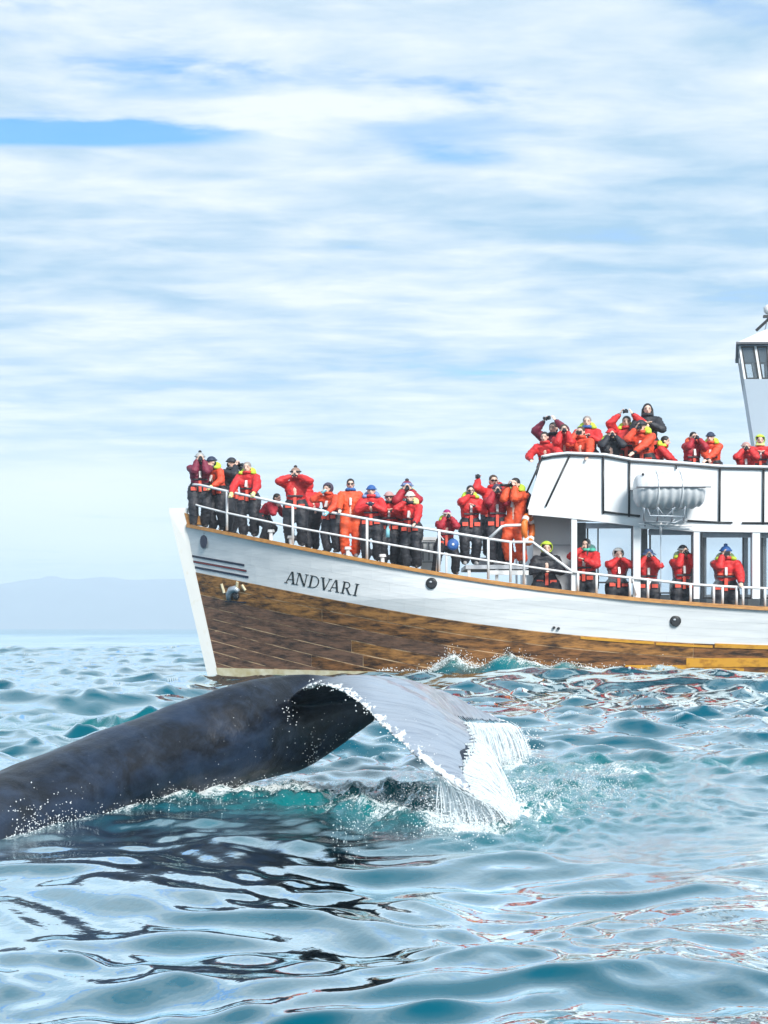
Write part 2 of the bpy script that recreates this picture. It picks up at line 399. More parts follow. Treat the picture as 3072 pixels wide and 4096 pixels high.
fm = math_n(t, 'ADD', math_n(t, 'MULTIPLY', f1, .75), math_n(t, 'MULTIPLY', f2, .35))
vo = t.nodes.new('ShaderNodeTexVoronoi'); vo.feature = 'DISTANCE_TO_EDGE'; vo.inputs['Scale'].default_value = 11
mpv = t.nodes.new('ShaderNodeMapping'); mpv.inputs['Scale'].default_value = (1, .6, 1); nv_ = t.nodes.new('ShaderNodeVectorMath'); nv_.operation = 'ADD'; t.links.new(geo.outputs['Position'], mpv.inputs[0]); t.links.new(mpv.outputs[0], nv_.inputs[0]); t.links.new(f2, nv_.inputs[1]); t.links.new(nv_.outputs[0], vo.inputs['Vector'])
lace = math_n(t, 'SUBTRACT', 1.0, math_n(t, 'MULTIPLY', vo.outputs[0], 6.0, True))
fm = math_n(t, 'ADD', fm, math_n(t, 'MULTIPLY', lace, .13))
fv = math_n(t, 'SUBTRACT', math_n(t, 'ADD', math_n(t, 'MULTIPLY', sx.outputs[0], .46), fm), .93)
fv = math_n(t, 'MULTIPLY', fv, 8.0, True)
fv = math_n(t, 'MULTIPLY', fv, math_n(t, 'MULTIPLY', sx.outputs[0], 6, True))
wc = mixc(t, sx.outputs[1], (.002, .075, .115), (.004, .150, .155))
wc = mixc(t, math_n(t, 'MULTIPLY', f2, .35), wc, (.002, .10, .14))
colr = mixc(t, fv, wc, (.80, .87, .88))
df = t.nodes.new('ShaderNodeBsdfDiffuse'); t.links.new(colr, df.inputs[0]); gl = t.nodes.new('ShaderNodeBsdfAnisotropic'); gl.inputs['Roughness'].default_value = .05; gl.inputs['Color'].default_value = (.86, .97, 1, 1)
fr = t.nodes.new('ShaderNodeFresnel'); fr.inputs[0].default_value = 1.42
ff = math_n(t, 'MULTIPLY', math_n(t, 'MULTIPLY', math_n(t, 'SUBTRACT', fr.outputs[0], .045), 3.5, True), math_n(t, 'SUBTRACT', 1.0, math_n(t, 'MULTIPLY', fv, .85)))
mx = t.nodes.new('ShaderNodeMixShader'); t.links.new(ff, mx.inputs[0]); t.links.new(df.outputs[0], mx.inputs[1]); t.links.new(gl.outputs[0], mx.inputs[2])
t.links.new(mx.outputs[0], t.nodes['Material Output'].inputs[0])
t.nodes.remove(b)
bh = math_n(t, 'ADD', math_n(t, 'MULTIPLY', tn(5.0, 4, .5, .1, (1, .6, 1)), .012), math_n(t, 'MULTIPLY', math_n(t, 'MULTIPLY', f1, sx.outputs[1]), .018))
bh = math_n(t, 'ADD', bh, math_n(t, 'MULTIPLY', fv, .012))
bp = t.nodes.new('ShaderNodeBump'); bp.inputs['Strength'].default_value = .55; bp.inputs['Distance'].default_value = 1.0
t.links.new(bh, bp.inputs['Height']); 
for q_ in (df, gl, fr): t.links.new(bp.outputs[0], q_.inputs['Normal'])
me.materials.append(m)

# ------------------------------------------------------------------ mountains across the bay and the hazy air
ridge = [(-2500, 2360), (-900, 2318), (-300, 2345), (0, 2330), (54, 2322), (108, 2311), (163, 2308), (184, 2298), (217, 2298), (244, 2306), (304, 2311), (347, 2306), (401, 2302), (461, 2303), (488, 2311), (542, 2314), (597, 2311), (722, 2308), (1000, 2330), (1500, 2310), (2000, 2345), (2600, 2320), (3300, 2352), (5500, 2370)]
vs = []; fs = []; nx_, ny_ = 260, 14
for j in range(ny_):
    yy = 2500+j*45
    for i in range(nx_):
        px = -2500+8000*i/(nx_-1); hgt = (HZ-interp(px, ridge))*2950/F
        tt = j/(ny_-4) if j < ny_-3 else 1-(j-(ny_-4))*.12
        tt = min(tt, 1)
        x = (px-1536)*2950/F
        n_ = noise.noise(Vector((x*.004, yy*.006, 3)))*.16+noise.noise(Vector((x*.014, yy*.02, 7)))*.07
        vs.append((x, yy, -2+hgt*max(0, tt**.7+n_*tt*(1-tt)*3)))
for j in range(ny_-1):
    for i in range(nx_-1):
        a = j*nx_+i; fs.append((a, a+1, a+nx_+1, a+nx_))
MB().add(vs, fs).build('mountains', mat('mountain_rock', (.07, .09, .11), .9, vs=.01, col2=(.03, .05, .07)), smooth=True, kind='structure')
hz = MB().box((0, 1000, 64), (9000, 4600, 132)).build('haze', None, kind='stuff')
m = bpy.data.materials.new('haze_air'); m.use_nodes = True; t = m.node_tree; t.nodes.clear()
pv = t.nodes.new('ShaderNodeVolumePrincipled'); pv.inputs['Color'].default_value = (.80, .90, 1, 1); pv.inputs['Density'].default_value = .0007; pv.inputs['Anisotropy'].default_value = .1
mo = t.nodes.new('ShaderNodeOutputMaterial'); t.links.new(pv.outputs[0], mo.inputs['Volume'])
hz.data.materials.append(m)
# ------------------------------------------------------------------ the boat
boat = empty('tour_boat', (0, 0, 0), label='white and brown wooden sightseeing boat lettered ANDVARI, its bow to the left', cat='boat')
def ship(mb, name, m, parent=None, smooth=False, **k): return mb.build(name, MT[m] if isinstance(m, str) else m, parent or boat, smooth, **k)
ZB = -.55
def x_rab(z): return -4.75+(3.56-z)*.2155
# inner shell, a little inside the planks (its colour shows as the seams), both sides
def shell(ztopf, zbotf, name, m, off):
    xs = np.concatenate([np.linspace(0, 1, 60)**1.3]); nz = 12; mb = MB(); 
    for side in (-1, 1):
        vs = []; fs = []
        for a in xs:
            for k in range(nz+1):
                x = -4.7+21.7*a
                for _ in range(6):
                    zt, zb = ztopf(x), zbotf(x); z = zb+(zt-zb)*k/nz; x = x_rab(z)+(17-x_rab(z))*a
                vs.append(hp(x, z, off, side))
        for i in range(len(xs)-1):
            for k in range(nz):
                q = (i*(nz+1)+k, (i+1)*(nz+1)+k, (i+1)*(nz+1)+k+1, i*(nz+1)+k+1); fs.append(q if side < 0 else q[::-1])
        mb.add(vs, fs)
    return ship(mb, name, m, smooth=True)
shell(zp, lambda x: ZB, 'lower_hull', 'seam', .009)
shell(lambda x: zg(x)-.02, zp, 'upper_hull', 'whseam', .006)
mb = MB(); tr = []
for k in range(9):
    z = ZB+(zg(17)-ZB)*k/8; tr += [hp(17, z, 0, -1), hp(17, z, 0, 1)]
mb.add(tr, [(2*k, 2*k+1, 2*k+3, 2*k+2) for k in range(8)]); ship(mb, 'transom', 'white')
# planks: each strake in lengths with butt joints
def plank_piece(fa, fb, x0, x1, name, m, th=.016, gap=.009, rows_=3, dx=.45):
    n = max(2, int((x1-x0)/dx)); vs = []; fs = []; prof = []
    for k in range(rows_): prof.append((k/(rows_-1), th))
    prof = [(0, -.02)]+prof+[(1, -.02)]; m_ = len(prof)
    for i in range(n+1):
        for kk, (tt, o) in enumerate(prof):
            x = x0+(x1-x0)*i/n
            za, zb = fa(x)-gap, fb(x)+gap; z = zb+(za-zb)*tt
            if i == 0 and x0 < x_rab(z)+.03: x = x_rab(z)+.008
            elif x < x_rab(z)+.008: x = x_rab(z)+.008+.01*i
            za, zb = fa(x)-gap, fb(x)+gap; z = zb+(za-zb)*tt
            vs.append(hp(x, z, o))
    for i in range(n):
        for k in range(m_-1): fs.append((i*m_+k, (i+1)*m_+k, (i+1)*m_+k+1, i*m_+k+1))
    fs.append(tuple(range(m_))); fs.append(tuple(n*m_+k for k in reversed(range(m_))))
    mb = MB().add(vs, fs); return ship(mb, name, m)
wid = lambda x: .255+.065*min(max((x+4.5)/10, 0), 1)
rnd = random.Random(5)
for k in range(12):
    fa = lambda x, k=k: zp(x)-k*wid(x); fb = lambda x, k=k: zp(x)-(k+1)*wid(x)
    xs = [x for x in np.arange(-4.6, 17, .1) if fa(x) > ZB+.1]
    if not xs: continue
    xe = xs[-1] if xs[-1] < 16.8 else 16.99
    x = -4.9; j = 0
    while x < xe-.3:
        ln = rnd.uniform(4.5, 7.0) if j else rnd.uniform(2.5, 6.5)
        x1 = min(x+ln, xe); 
        if xe-x1 < 1: x1 = xe
        g0 = .004 if j else 0
        xs0 = max(x, x_rab(fb(max(x, -4.6))))
        plank_piece(fa, fb, (x+g0 if j else xs0-.05), x1-.008, 'plank', MT['plank'][(3 if (j == 0 and k > 1) else rnd.randrange(3))], gap=rnd.choice((.006, .009, .012)), th=rnd.uniform(.014, .020))
        x = x1; j += 1
for k in range(5):
    dz = lambda x: (zg(x)-zp(x))/5
    fa = lambda x, k=k: zg(x)-k*dz(x); fb = lambda x, k=k: zg(x)-(k+1)*dz(x)
    x = -4.9; j = 0
    while x < 16.8:
        x1 = min(x+rnd.uniform(3.6, 6), 16.99)
        if 16.99-x1 < 1.5: x1 = 16.99
        plank_piece(fa, fb, x+.001 if j else x, x1-.001, 'plank', 'hullwhite', gap=.0012, th=.014+.001*(k % 2)); x = x1; j += 1
# stem timber and boot strip
mb = MB(); prs = [(4.02, -5.15, -4.68), (3.92, -5.15, -4.72), (3.0, -4.93, -4.62), (1.5, -4.58, -4.29), (0, -4.23, -3.96), (-.6, -4.09, -3.82)]
vs = []
for z, xa, xb in prs: vs += [(xa, YC-.05, z), (xb, YC-.15, z), (xb, YC+.15, z), (xa, YC+.05, z)]
n = len(prs); fs = [(0, 1, 2, 3)]
for i in range(n-1):
    for k in range(4): fs.append((i*4+k, i*4+(k+1) % 4, (i+1)*4+(k+1) % 4, (i+1)*4+k))
mb.add(vs, fs); ship(mb, 'stem', 'stemwhite')
f_t = lambda x: .20-.012*(x+4); f_b = lambda x: -.3
plank_piece(f_t, f_b, -4.2, .5, 'boot_strip', 'cream', th=.045, gap=0)
# ochre planks
def opl(px0, px1, pt, pb, th=.035):
    a, c = hull_pt(px0, pt), hull_pt(px1, pt); za = hull_pt(px0, pb).z; zc_ = hull_pt(px1, pb).z if pb < 2690 else za
    f1_ = lambda x: a.z+(c.z-a.z)*(x-a.x)/(c.x-a.x); f2_ = lambda x: za+(zc_-za)*(x-a.x)/(c.x-a.x)
    plank_piece(f1_, f2_, a.x, c.x, 'plank', 'ochre', th=th, gap=.001, rows_=3)
def strip(px0, px1, d0, d1, th=.038):     # follows the paint line
    a, c = hull_pt(px0, 2540), hull_pt(px1, 2570)
    plank_piece(lambda x: zp(x)-d0, lambda x: zp(x)-d1, a.x, c.x, 'plank', 'ochre', th=th, gap=.001)
strip(2322, 2615, .012, .075); strip(2625, 2850, .03, .085); strip(2860, 3600, -.02, .075)
opl(2745, 3600, 2632, 2668); opl(2500, 2745, 2660, 2700, .03); opl(2745, 2975, 2670, 2715, .03)
# cap rail along the gunwale
def sweep(fx, x0, x1, name, m, w_, h_, yoff, parent=None, side=-1, dz=0, n=70, smooth=False):
    vs = []; fs = []
    for i in range(n+1):
        x = x0+(x1-x0)*i/n; z = fx(x); p = hp(x, z, 0, side)
        yo = YC+side*(b_half(x, z)+yoff)
        for a, c in ((-w_/2, 0), (-w_/2*.9, h_), (w_/2*.9, h_), (w_/2, 0)): vs.append((x, yo+a, z+c+dz))
    for i in range(n):
        for k in range(4): fs.append((i*4+k, i*4+(k+1) % 4, (i+1)*4+(k+1) % 4, (i+1)*4+k))
    fs += [(0, 1, 2, 3), (n*4+3, n*4+2, n*4+1, n*4)]
    return ship(MB().add(vs, fs), name, m, parent, smooth)
for sd_ in (-1, 1): sweep(zg, -4.72, 17, 'cap_rail', 'wood', .17, .085, -.02, side=sd_, dz=-.045)
mb = MB()
pa, pb_, pc, pd = W(737, 2052, 35.85), W(797, 2064, 35.75), W(802, 2098, 35.75), W(748, 2096, 35.85)
mb.hexa([pd, pc, pc+V(0, .55, 0), pd+V(0, .4, 0), pa, pb_, pb_+V(0, .55, 0), pa+V(0, .4, 0)]); ship(mb, 'breast_hook', 'wood')
# decks
def deck(x0, x1, dz, name, n=30):
    vs = []; fs = []
    for i in range(n+1):
        x = x0+(x1-x0)*i/n; z = zg(x)+dz; b = max(b_half(x, z-.06)-.05, .02)
        vs += [(x, YC-b, z), (x, YC+b, z), (x, YC+b, z-.06), (x, YC-b, z-.06)]
    for i in range(n):
        for k in range(4): fs.append((i*4+k, i*4+(k+1) % 4, (i+1)*4+(k+1) % 4, (i+1)*4+k))
    fs += [(0, 1, 2, 3), (n*4+3, n*4+2, n*4+1, n*4)]
    ship(MB().add(vs, fs), name, 'deck')
X_BRK = 3.18
deck(-4.6, X_BRK, .03, 'foredeck'); deck(X_BRK+.003, 16.9, -.55, 'main_deck', 40)
def deck_z(x): return zg(x)+.03 if x < X_BRK else zg(x)-.55
ship(MB().box((X_BRK+.04, YC, (deck_z(3.1)+deck_z(3.3))/2-.03), (.06, 4.9, .56)), 'deck_break', 'cabinwhite')
# raised hatch platform and low white fittings by the rail
xl_, xr_ = (1862-1536)*34/F, (2112-1536)*34/F
ship(MB().box(((xl_+xr_)/2, 34.95, 2.53), (xr_-xl_, 2.1, .09)), 'platform', 'lgrey')
ship(MB().box(((xl_+xr_)/2+.25, 33.88, 2.40), (xr_-xl_-.5, .05, .10)), 'platform_step', 'white')
for x_ in (xl_+.08, (xl_+xr_)/2, xr_-.08): ship(MB().box((x_, 33.98, 2.31), (.07, .07, .345)), 'platform_leg', 'railwhite')
ship(MB().box((W(1975, 0, 35.3).x, 35.35, 2.685), (.9, .9, .21)), 'hatch', 'white')
mb = MB(); c = W(1715, 2225, 34.8)
mb.box((c.x, 35.0, c.z+.05), (.36, .7, .78)); ship(mb, 'deck_locker', 'white')
mb = MB()
for a in (1692, 1716, 1740): mb.box(W(a, 2205, 34.6), (.02, .03, .42))
for a in (2163, 2203, 2248): mb.box(W(1716, a, 34.6), (.30, .03, .02))
ship(mb, 'locker_frame', 'dgrey')
def bollard(px, py):
    c = hull_pt(px, py+25); o = MB(); r = empty('bollard', c+V(0, .3, -.05)); r.parent = boat
    MB().tube([(0, 0, 0), (0, 0, .2)], .045).build('bollard_post', MT['railwhite'], r); MB().tube([(0, 0, .19), (0, 0, .25)], [.085, .075]).build('bollard_cap', MT['railwhite'], r)
for a, c in ((1530, 2225), (1080, 2125), (1390, 2195), (1160, 2150)): bollard(a, c)
# hull fittings
def disc(px, py, r, depth, m, name, off=.045, parent=None, sx=1, n=20):
    c = hull_pt(px, py, off); q = hull_pt(px+40, py, off); nrm = Vector((q.y-c.y, -(q.x-c.x), 0)).normalized(); x = Vector((-nrm.y, nrm.x, 0))
    vs = []; 
    for d, rr in ((-.02, r), (depth*.7, r), (depth, r*.9), (depth, r*.0001)):
        for k in range(n): t_ = 2*math.pi*k/n; vs.append(c+nrm*d+x*math.cos(t_)*rr*sx+Vector((0, 0, 1))*math.sin(t_)*rr)
    fs = [(j*n+k, j*n+(k+1) % n, (j+1)*n+(k+1) % n, (j+1)*n+k) for j in range(3) for k in range(n)]
    return ship(MB().add(vs, fs), name, m, parent)
def ringd(px, py, r, rt, m, name, off=.03, sx=1):
    c = hull_pt(px, py, off); q = hull_pt(px+40, py, off); nrm = Vector((q.y-c.y, -(q.x-c.x), 0)).normalized(); x = Vector((-nrm.y, nrm.x, 0))
    pts = [c+x*math.cos(2*math.pi*k/20)*r*sx+Vector((0, 0, 1))*math.sin(2*math.pi*k/20)*r for k in range(21)]
    return ship(MB().tube(pts, rt, 6, False), name, m, smooth=True)
disc(815, 2166, .155, .012, 'navy', 'hawse_hole', sx=.78); ringd(815, 2166, .160, .014, 'grey', 'hawse_ring', sx=.78)
for a, c in ((1726, 2333), (2702, 2484)):
    disc(a, c, .10, .012, MT['black'], 'porthole'); ringd(a, c, .108, .020, 'black', 'porthole_rim')
    p = hull_pt(a, c, .085); ship(MB().ell(p+V(-.02, 0, .03), (.03, .012, .022)), 'porthole_glint', 'lgrey', smooth=True)  # pale blob on the dark glass, standing in for its highlight
for a, c in ((2216, 2511), (2234, 2514)): disc(a, c, .032, .02, 'black', 'drain')
# stripes near the bow
def hull_band(P0, P1, h, m, name, off=.020, n=8):
    vs = []
    for i in range(n+1):
        px = P0[0]+(P1[0]-P0[0])*i/n; py = P0[1]+(P1[1]-P0[1])*i/n
        for dy, o in ((-h, -.01), (-h, .006), (h, .006), (h, -.01)): vs.append(hull_pt(px, py+dy, off+o))
    fs = [(i*4+k, i*4+(k+1) % 4, (i+1)*4+(k+1) % 4, (i+1)*4+k) for i in range(n) for k in range(4)]+[(0, 1, 2, 3), (n*4+3, n*4+2, n*4+1, n*4)]
    return ship(MB().add(vs, fs), name, m)
hull_band((768, 2224), (977, 2261), 4.3, 'navy', 'stripe')
hull_band((773, 2246), (986, 2284), 4.3, 'navy', 'stripe'); hull_band((774, 2246.4), (984, 2284), 2.0, 'redstripe', 'stripe', off=.024)
hull_band((780, 2269), (994, 2309), 4.3, 'navy', 'stripe')
# lettering
def seg(x0, y0, x1, y1, w): return [(x0-w/2, y0), (x0+w/2, y0), (x1+w/2, y1), (x1-w/2, y1)]
def hb(x0, x1, y, h=.055): return [(x0, y), (x1, y), (x1, y+h), (x0, y+h)]
def arc(cx, cy, rx, ry, a0, a1, w0, w1, n=10):
    o = []
    for i in range(n):
        q = []
        for kk, rr in ((i, 0), (i+1, 0), (i+1, 1), (i, 1)):
            t_ = R(a0+(a1-a0)*kk/n); wd = w0+(w1-w0)*math.cos(t_)
            q.append((cx+math.cos(t_)*(rx-rr*wd), cy+math.sin(t_)*(ry-rr*.06)))
        o.append(q)
    return o
A_ = (.80, [seg(.10, .0, .38, 1, .075), seg(.70, 0, .42, 1, .15), hb(.20, .58, .32, .06), hb(-.02, .24, 0), hb(.54, .86, 0)])
N_ = (.92, [seg(.16, 0, .16, 1, .07), seg(.20, 1, .76, 0, .15), seg(.78, 0, .78, 1, .07), hb(.02, .30, 0), hb(.0, .24, .945), hb(.64, .92, .945)])
D_ = (.88, [seg(.18, 0, .18, 1, .14), hb(.02, .40, 0), hb(.02, .40, .945)]+arc(.36, .5, .46, .5, -90, 90, .06, .10))
V_ = (.80, [seg(.10, 1, .40, 0, .15), seg(.68, 1, .42, 0, .075), hb(-.05, .26, .945), hb(.54, .84, .945)])
R_ = (.84, [seg(.18, 0, .18, 1, .14), hb(.02, .34, 0), hb(.02, .40, .945), hb(.2, .40, .46)]+arc(.36, .73, .30, .27, -90, 90, .06, .09)+[seg(.42, .48, .74, 0, .15), hb(.66, .90, 0)])
I_ = (.36, [seg(.18, 0, .18, 1, .14), hb(.02, .34, 0), hb(.02, .34, .945)])
tot = [('A', A_), ('N', N_), ('D', D_), ('V', V_), ('A', A_), ('R', R_), ('I', I_)]
BX = [0, .78, 1.80, 2.72, 3.46, 4.38, 5.36]
ub = Vector((296/5.84, 55/5.84)); up_ = Vector((11, -48))
for (ch, (wd, qs)), bx_ in zip(tot, BX):
    mb = MB()
    for q in qs:
        lo = [hull_pt(1138+ub.x*(bx_+x)+up_.x*y, 2331+ub.y*(bx_+x)+up_.y*y, .012) for x, y in q]
        hi = [hull_pt(1138+ub.x*(bx_+x)+up_.x*y, 2331+ub.y*(bx_+x)+up_.y*y, .022) for x, y in q]
        mb.hexa(lo+hi)
    ship(mb, 'letter', 'letter', label='black serif letter %s of the name on the bow' % ch)
# anchor in its cream brackets
def on_hull(px, py, o=.05): return hull_pt(px, py, o)
mb = MB(); mb.tube([on_hull(916, 2400), on_hull(915, 2378), on_hull(925, 2360), on_hull(942, 2355), on_hull(955, 2366)], [.06, .08, .09, .085, .05], 8); ship(mb, 'anchor', 'galv', smooth=True)
ship(MB().ell(on_hull(945, 2382, .03), (.09, .05, .10)), 'hawse_pipe', 'black', smooth=True)
for a in ((886, 2335, 897, 2372), (950, 2328, 946, 2362), (968, 2340, 982, 2362)):
    ship(MB().tube([on_hull(a[0], a[1], .03), on_hull(a[2], a[3], .03)], .035, 6), 'anchor_bracket', 'cream')
hull_band((900, 2405), (985, 2410), 2.5, 'navy', 'rubbing_bar')
# ------------------------------------------------------------------ railings
def rl(pts, r, name='rail', m='railwhite', off=-.10, n=8, Y=None):
    P = [(W(a, c, Y) if Y else hull_pt(a, c, off)) for a, c in pts]; return ship(MB().tube(P, r, n), name, m, smooth=True)
def gy_(px):                              # distance of the rail above gunwale point px
    p = hull_pt(px, interp(px, GUN)); return p.y+.10
def rlg(pts, r, name='rail', m='railwhite', dy=0):
    P = []
    for a, c in pts: P.append(W(a, c, gy_(a)+dy))
    return ship(MB().tube(P, r, 8), name, m, smooth=True)
def dens(pts, n=4):
    o = []
    for (a, b_), (c, d) in zip(pts[:-1], pts[1:]):
        for i in range(n): o.append((a+(c-a)*i/n, b_+(d-b_)*i/n))
    return o+[pts[-1]]
TOP = [(772, 1938), (800, 1940), (908, 1965), (1171, 2022), (1468, 2076), (1690, 2112), (1757, 2123), (1953, 2155), (2042, 2168), (2130, 2168), (2290, 2287), (2400, 2299), (2530, 2312), (2650, 2325), (2760, 2337), (2900, 2346), (3072, 2354), (3250, 2360)]
MID = [(764, 2012), (800, 2025), (908, 2052), (1171, 2108), (1468, 2162), (1757, 2213), (1953, 2243), (2100, 2265), (2290, 2292)]
rlg(dens(TOP), .030); rlg(dens(MID), .024)
rlg([(1958, 2152), (2008, 2106), (2025, 2102), (2092, 2100)], .032)
rlg([(762, 1960), (762, 2062)], .022, 'rail_post', 'galv', -.0)
def zpost(px, top, w_=.030):
    gp = interp(px, GUN); rlg([(px, top), (px, gp-8)], w_, 'rail_post')
for a, t_ in ((908, 1965), (1171, 2022), (1468, 2076), (1757, 2123), (1953, 2155), (2042, 2168), (2096, 2098), (2312, 2290), (2386, 2298), (2520, 2311), (2592, 2319), (2762, 2337), (2855, 2343), (2890, 2346), (2946, 2349), (2972, 2350), (3060, 2354), (3180, 2358)): zpost(a, t_)
rlg([(1745, 2290), (1757, 2135), (1775, 2160)], .016, 'rail_brace')
for a in ((2530, 2312, 2545, 2382), (2605, 2320, 2592, 2345)): rlg([(a[0], a[1]), (a[2], a[3])], .018, 'rail_brace')
# starboard rail of the foredeck
mb = MB(); pts_ = []
for i in range(14):
    x = -4.4+i*.6; pts_.append((x, YC+b_half(x, zg(x))-.1, zg(x)+1.0))
ship(MB().tube(pts_, .03), 'rail', 'railwhite', smooth=True)
for p in pts_[1::3]: ship(MB().tube([p, (p[0], p[1], p[2]-1.0)], .03), 'rail_post', 'railwhite')
# ------------------------------------------------------------------ deckhouse and upper deck
YN, YF = 33.52, 38.48
def wx_(px): return (px-1536)*YN/F
def wz_(py): return CH+(HZ-py)*YN/F
SL_T = [(wx_(2115), wz_(2036)), (wx_(2300), wz_(2047)), (wx_(2560), wz_(2075)), (wx_(2775), wz_(2096)), (wx_(3072), wz_(2101)), (17, wz_(2101)+.1)]
SL_B = [(wx_(2115), wz_(2058)), (wx_(2300), wz_(2075)), (wx_(2560), wz_(2106)), (wx_(2775), wz_(2126)), (wx_(3072), wz_(2130)), (17, wz_(2130)+.1)]
RT = [(wx_(2170), wz_(1826)), (wx_(2210), wz_(1818)), (wx_(2270), wz_(1812)), (wx_(2420), wz_(1818)), (wx_(2530), wz_(1838)), (wx_(2740), wz_(1852)), (wx_(2880), wz_(1864)), (wx_(3072), wz_(1868)), (17, wz_(1868))]
FLOOR = 4.0
XF = wx_(2115)
mb = MB(); xs = np.linspace(XF, 15, 40); vs = []; fs = []
SK = .46
for x in xs:
    vs += [(x, YN, interp(x, SL_B)), (x, YN+.14, interp(x, SL_B)), (x, YN+.14, interp(x, SL_T)), (x, YN, interp(x, SL_T))]
for i in range(39):
    for k in range(4): fs.append((i*4+k, i*4+(k+1) % 4, (i+1)*4+(k+1) % 4, (i+1)*4+k))
fs += [(0, 1, 2, 3), (159, 158, 157, 156)]
ship(mb.add(vs, fs), 'upper_deck', 'white')
ship(MB().hexa([(XF+.15, YN+.15, FLOOR-.1), (15, YN+.15, FLOOR-.1), (15, YF-.15, FLOOR-.1), (XF+.6, YF-.15, FLOOR-.1), (XF+.15, YN+.15, FLOOR), (15, YN+.15, FLOOR), (15, YF-.15, FLOOR), (XF+.6, YF-.15, FLOOR)]), 'upper_floor', 'deck')
# bulwark panels between posts (the forward one leans)
def slant(py): return wx_(2110+60*(2040-py)/(2040-1826))
edges = [('s', 2110, 2170), ('s', 2183, 2281), ('v', 2413, 2413), ('v', 2518, 2518), ('v', 2880, 2880), ('v', 3055, 3055), ('v', 3330, 3330), ('v', 3700, 3700), ('v', 4200, 4200)]
for (t0, b0_, t0x), (t1, b1_, t1x) in zip(edges[:-1], edges[1:]):
    for y0, sgn in ((YN+.03, 1), (YF-.03, -1)):
        vs = []; n = 8
        for i in range(n+1):
            s_ = i/n; xb = wx_(b0_+(b1_-b0_)*s_); xt = wx_(t0x+(t1x-t0x)*s_); k_ = (SK if sgn < 0 else 0)
            zb = interp(xb, SL_T)+.001 if sgn > 0 else FLOOR-.13; zt = interp(xt, RT)-.02
            vs += [(xb+k_, y0, zb), (xb+k_, y0+.03*sgn, zb), (xt+k_, y0+.03*sgn, zt), (xt+k_, y0, zt)]
        fs = [(i*4+k, i*4+(k+1) % 4, (i+1)*4+(k+1) % 4, (i+1)*4+k) for i in range(n) for k in range(4)]+[(0, 1, 2, 3), (n*4+3, n*4+2, n*4+1, n*4)]
        ship(MB().add(vs, fs), 'bulwark_panel', 'white')
# forward face of the upper deck
tx, tz, bx2, bz = wx_(2172), interp(wx_(2172), RT)-.02, wx_(2112), interp(XF, SL_T)
ship(MB().hexa([(bx2, YN+.07, bz), (bx2+SK, YF-.07, bz), (bx2+.03+SK, YF-.07, bz), (bx2+.03, YN+.07, bz), (tx, YN+.07, tz), (tx+SK, YF-.07, tz), (tx+.03+SK, YF-.07, tz), (tx+.03, YN+.07, tz)]), 'front_panel', 'white')
def kp(a, c, d, e, r=.022, name='panel_post', m='black', Y=YN-.004): return ship(MB().tube([W(a, c, Y), W(d, e, Y)], r, 8), name, m, smooth=True)
kp(2171, 1826, 2106, 1972); kp(2281, 1818, 2183, 2026)
for px in (2413, 2518, 2880, 3055, 3330): kp(px, HZ-(interp(wx_(px), RT)-CH)*F/YN, px-(2 if px > 2500 else 0), HZ-(interp(wx_(px), SL_T)-CH)*F/YN-4, .024)
def polyl(pts, r, name, m, Y=YN-.01): return ship(MB().tube([W(a, c, Y) for a, c in pts], r, 8), name, m, smooth=True)
polyl([(2410, 2046), (2470, 2054), (2560, 2064)], .024, 'panel_frame', 'black')
polyl([(2750, 2083), (2880, 2090), (2930, 2091)], .022, 'panel_frame', 'black'); polyl([(2968, 2092), (3300, 2093)], .022, 'panel_frame', 'black')
rtp = [(2170, 1826), (2210, 1818), (2270, 1812), (2420, 1818), (2530, 1838), (2740, 1852), (2880, 1864), (3072, 1868), (3400, 1868)]
polyl(dens(rtp, 3), .032, 'upper_rail', 'railwhite', YN-.02)
polyl([(a, c+9) for a, c in dens(rtp, 3)], .015, 'upper_rail', 'black', YN-.012)
ship(MB().tube([(a+SK, YF+.02, c) for a, c in RT], .032), 'upper_rail', 'railwhite')
ship(MB().tube([(RT[0][0], YN, RT[0][1]), (RT[0][0]+SK, YF, RT[0][1])], .032), 'upper_rail', 'railwhite')
ship(MB().box(W(2705, 1868, YN-.01), (.03, .03, .1)), 'rail_stub', 'black')
# pillars, header, passage windows
def col(px0, px1, pt, pb, Y, m='white', name='pillar', d=.12):
    a = W(px0, pt, Y); c = W(px1, pb, Y); zt = a.z if not pt == 0 else interp(a.x, SL_B); return ship(MB().box(((a.x+c.x)/2, Y+d/2, (a.z+c.z)/2), (c.x-a.x, d, a.z-c.z)), name, m)
SB = lambda px: HZ-(interp(wx_(px), SL_B)-CH)*F/YN
for a, c in ((2286, 2308), (2534, 2562), (2775, 2798), (3010, 3040), (3240, 3268), (3480, 3508)): col(a, c, SB(a)+.5, 2395, YN+.02)
for a, c in ((2309, 2344), (2566, 2590), (2803, 2826), (2976, 2992), (3044, 3066), (3300, 3325)): col(a, c, 2090, 2420, 37.6, 'grey')
col(2132, 2284, SB(2200)-12, 2395, 34.5, 'cabinwhite', 'deckhouse_wall', 3.2)
ship(MB().box(W(2207, 2180, 34.48), (.85, .02, .012)), 'wall_seam', 'grey')
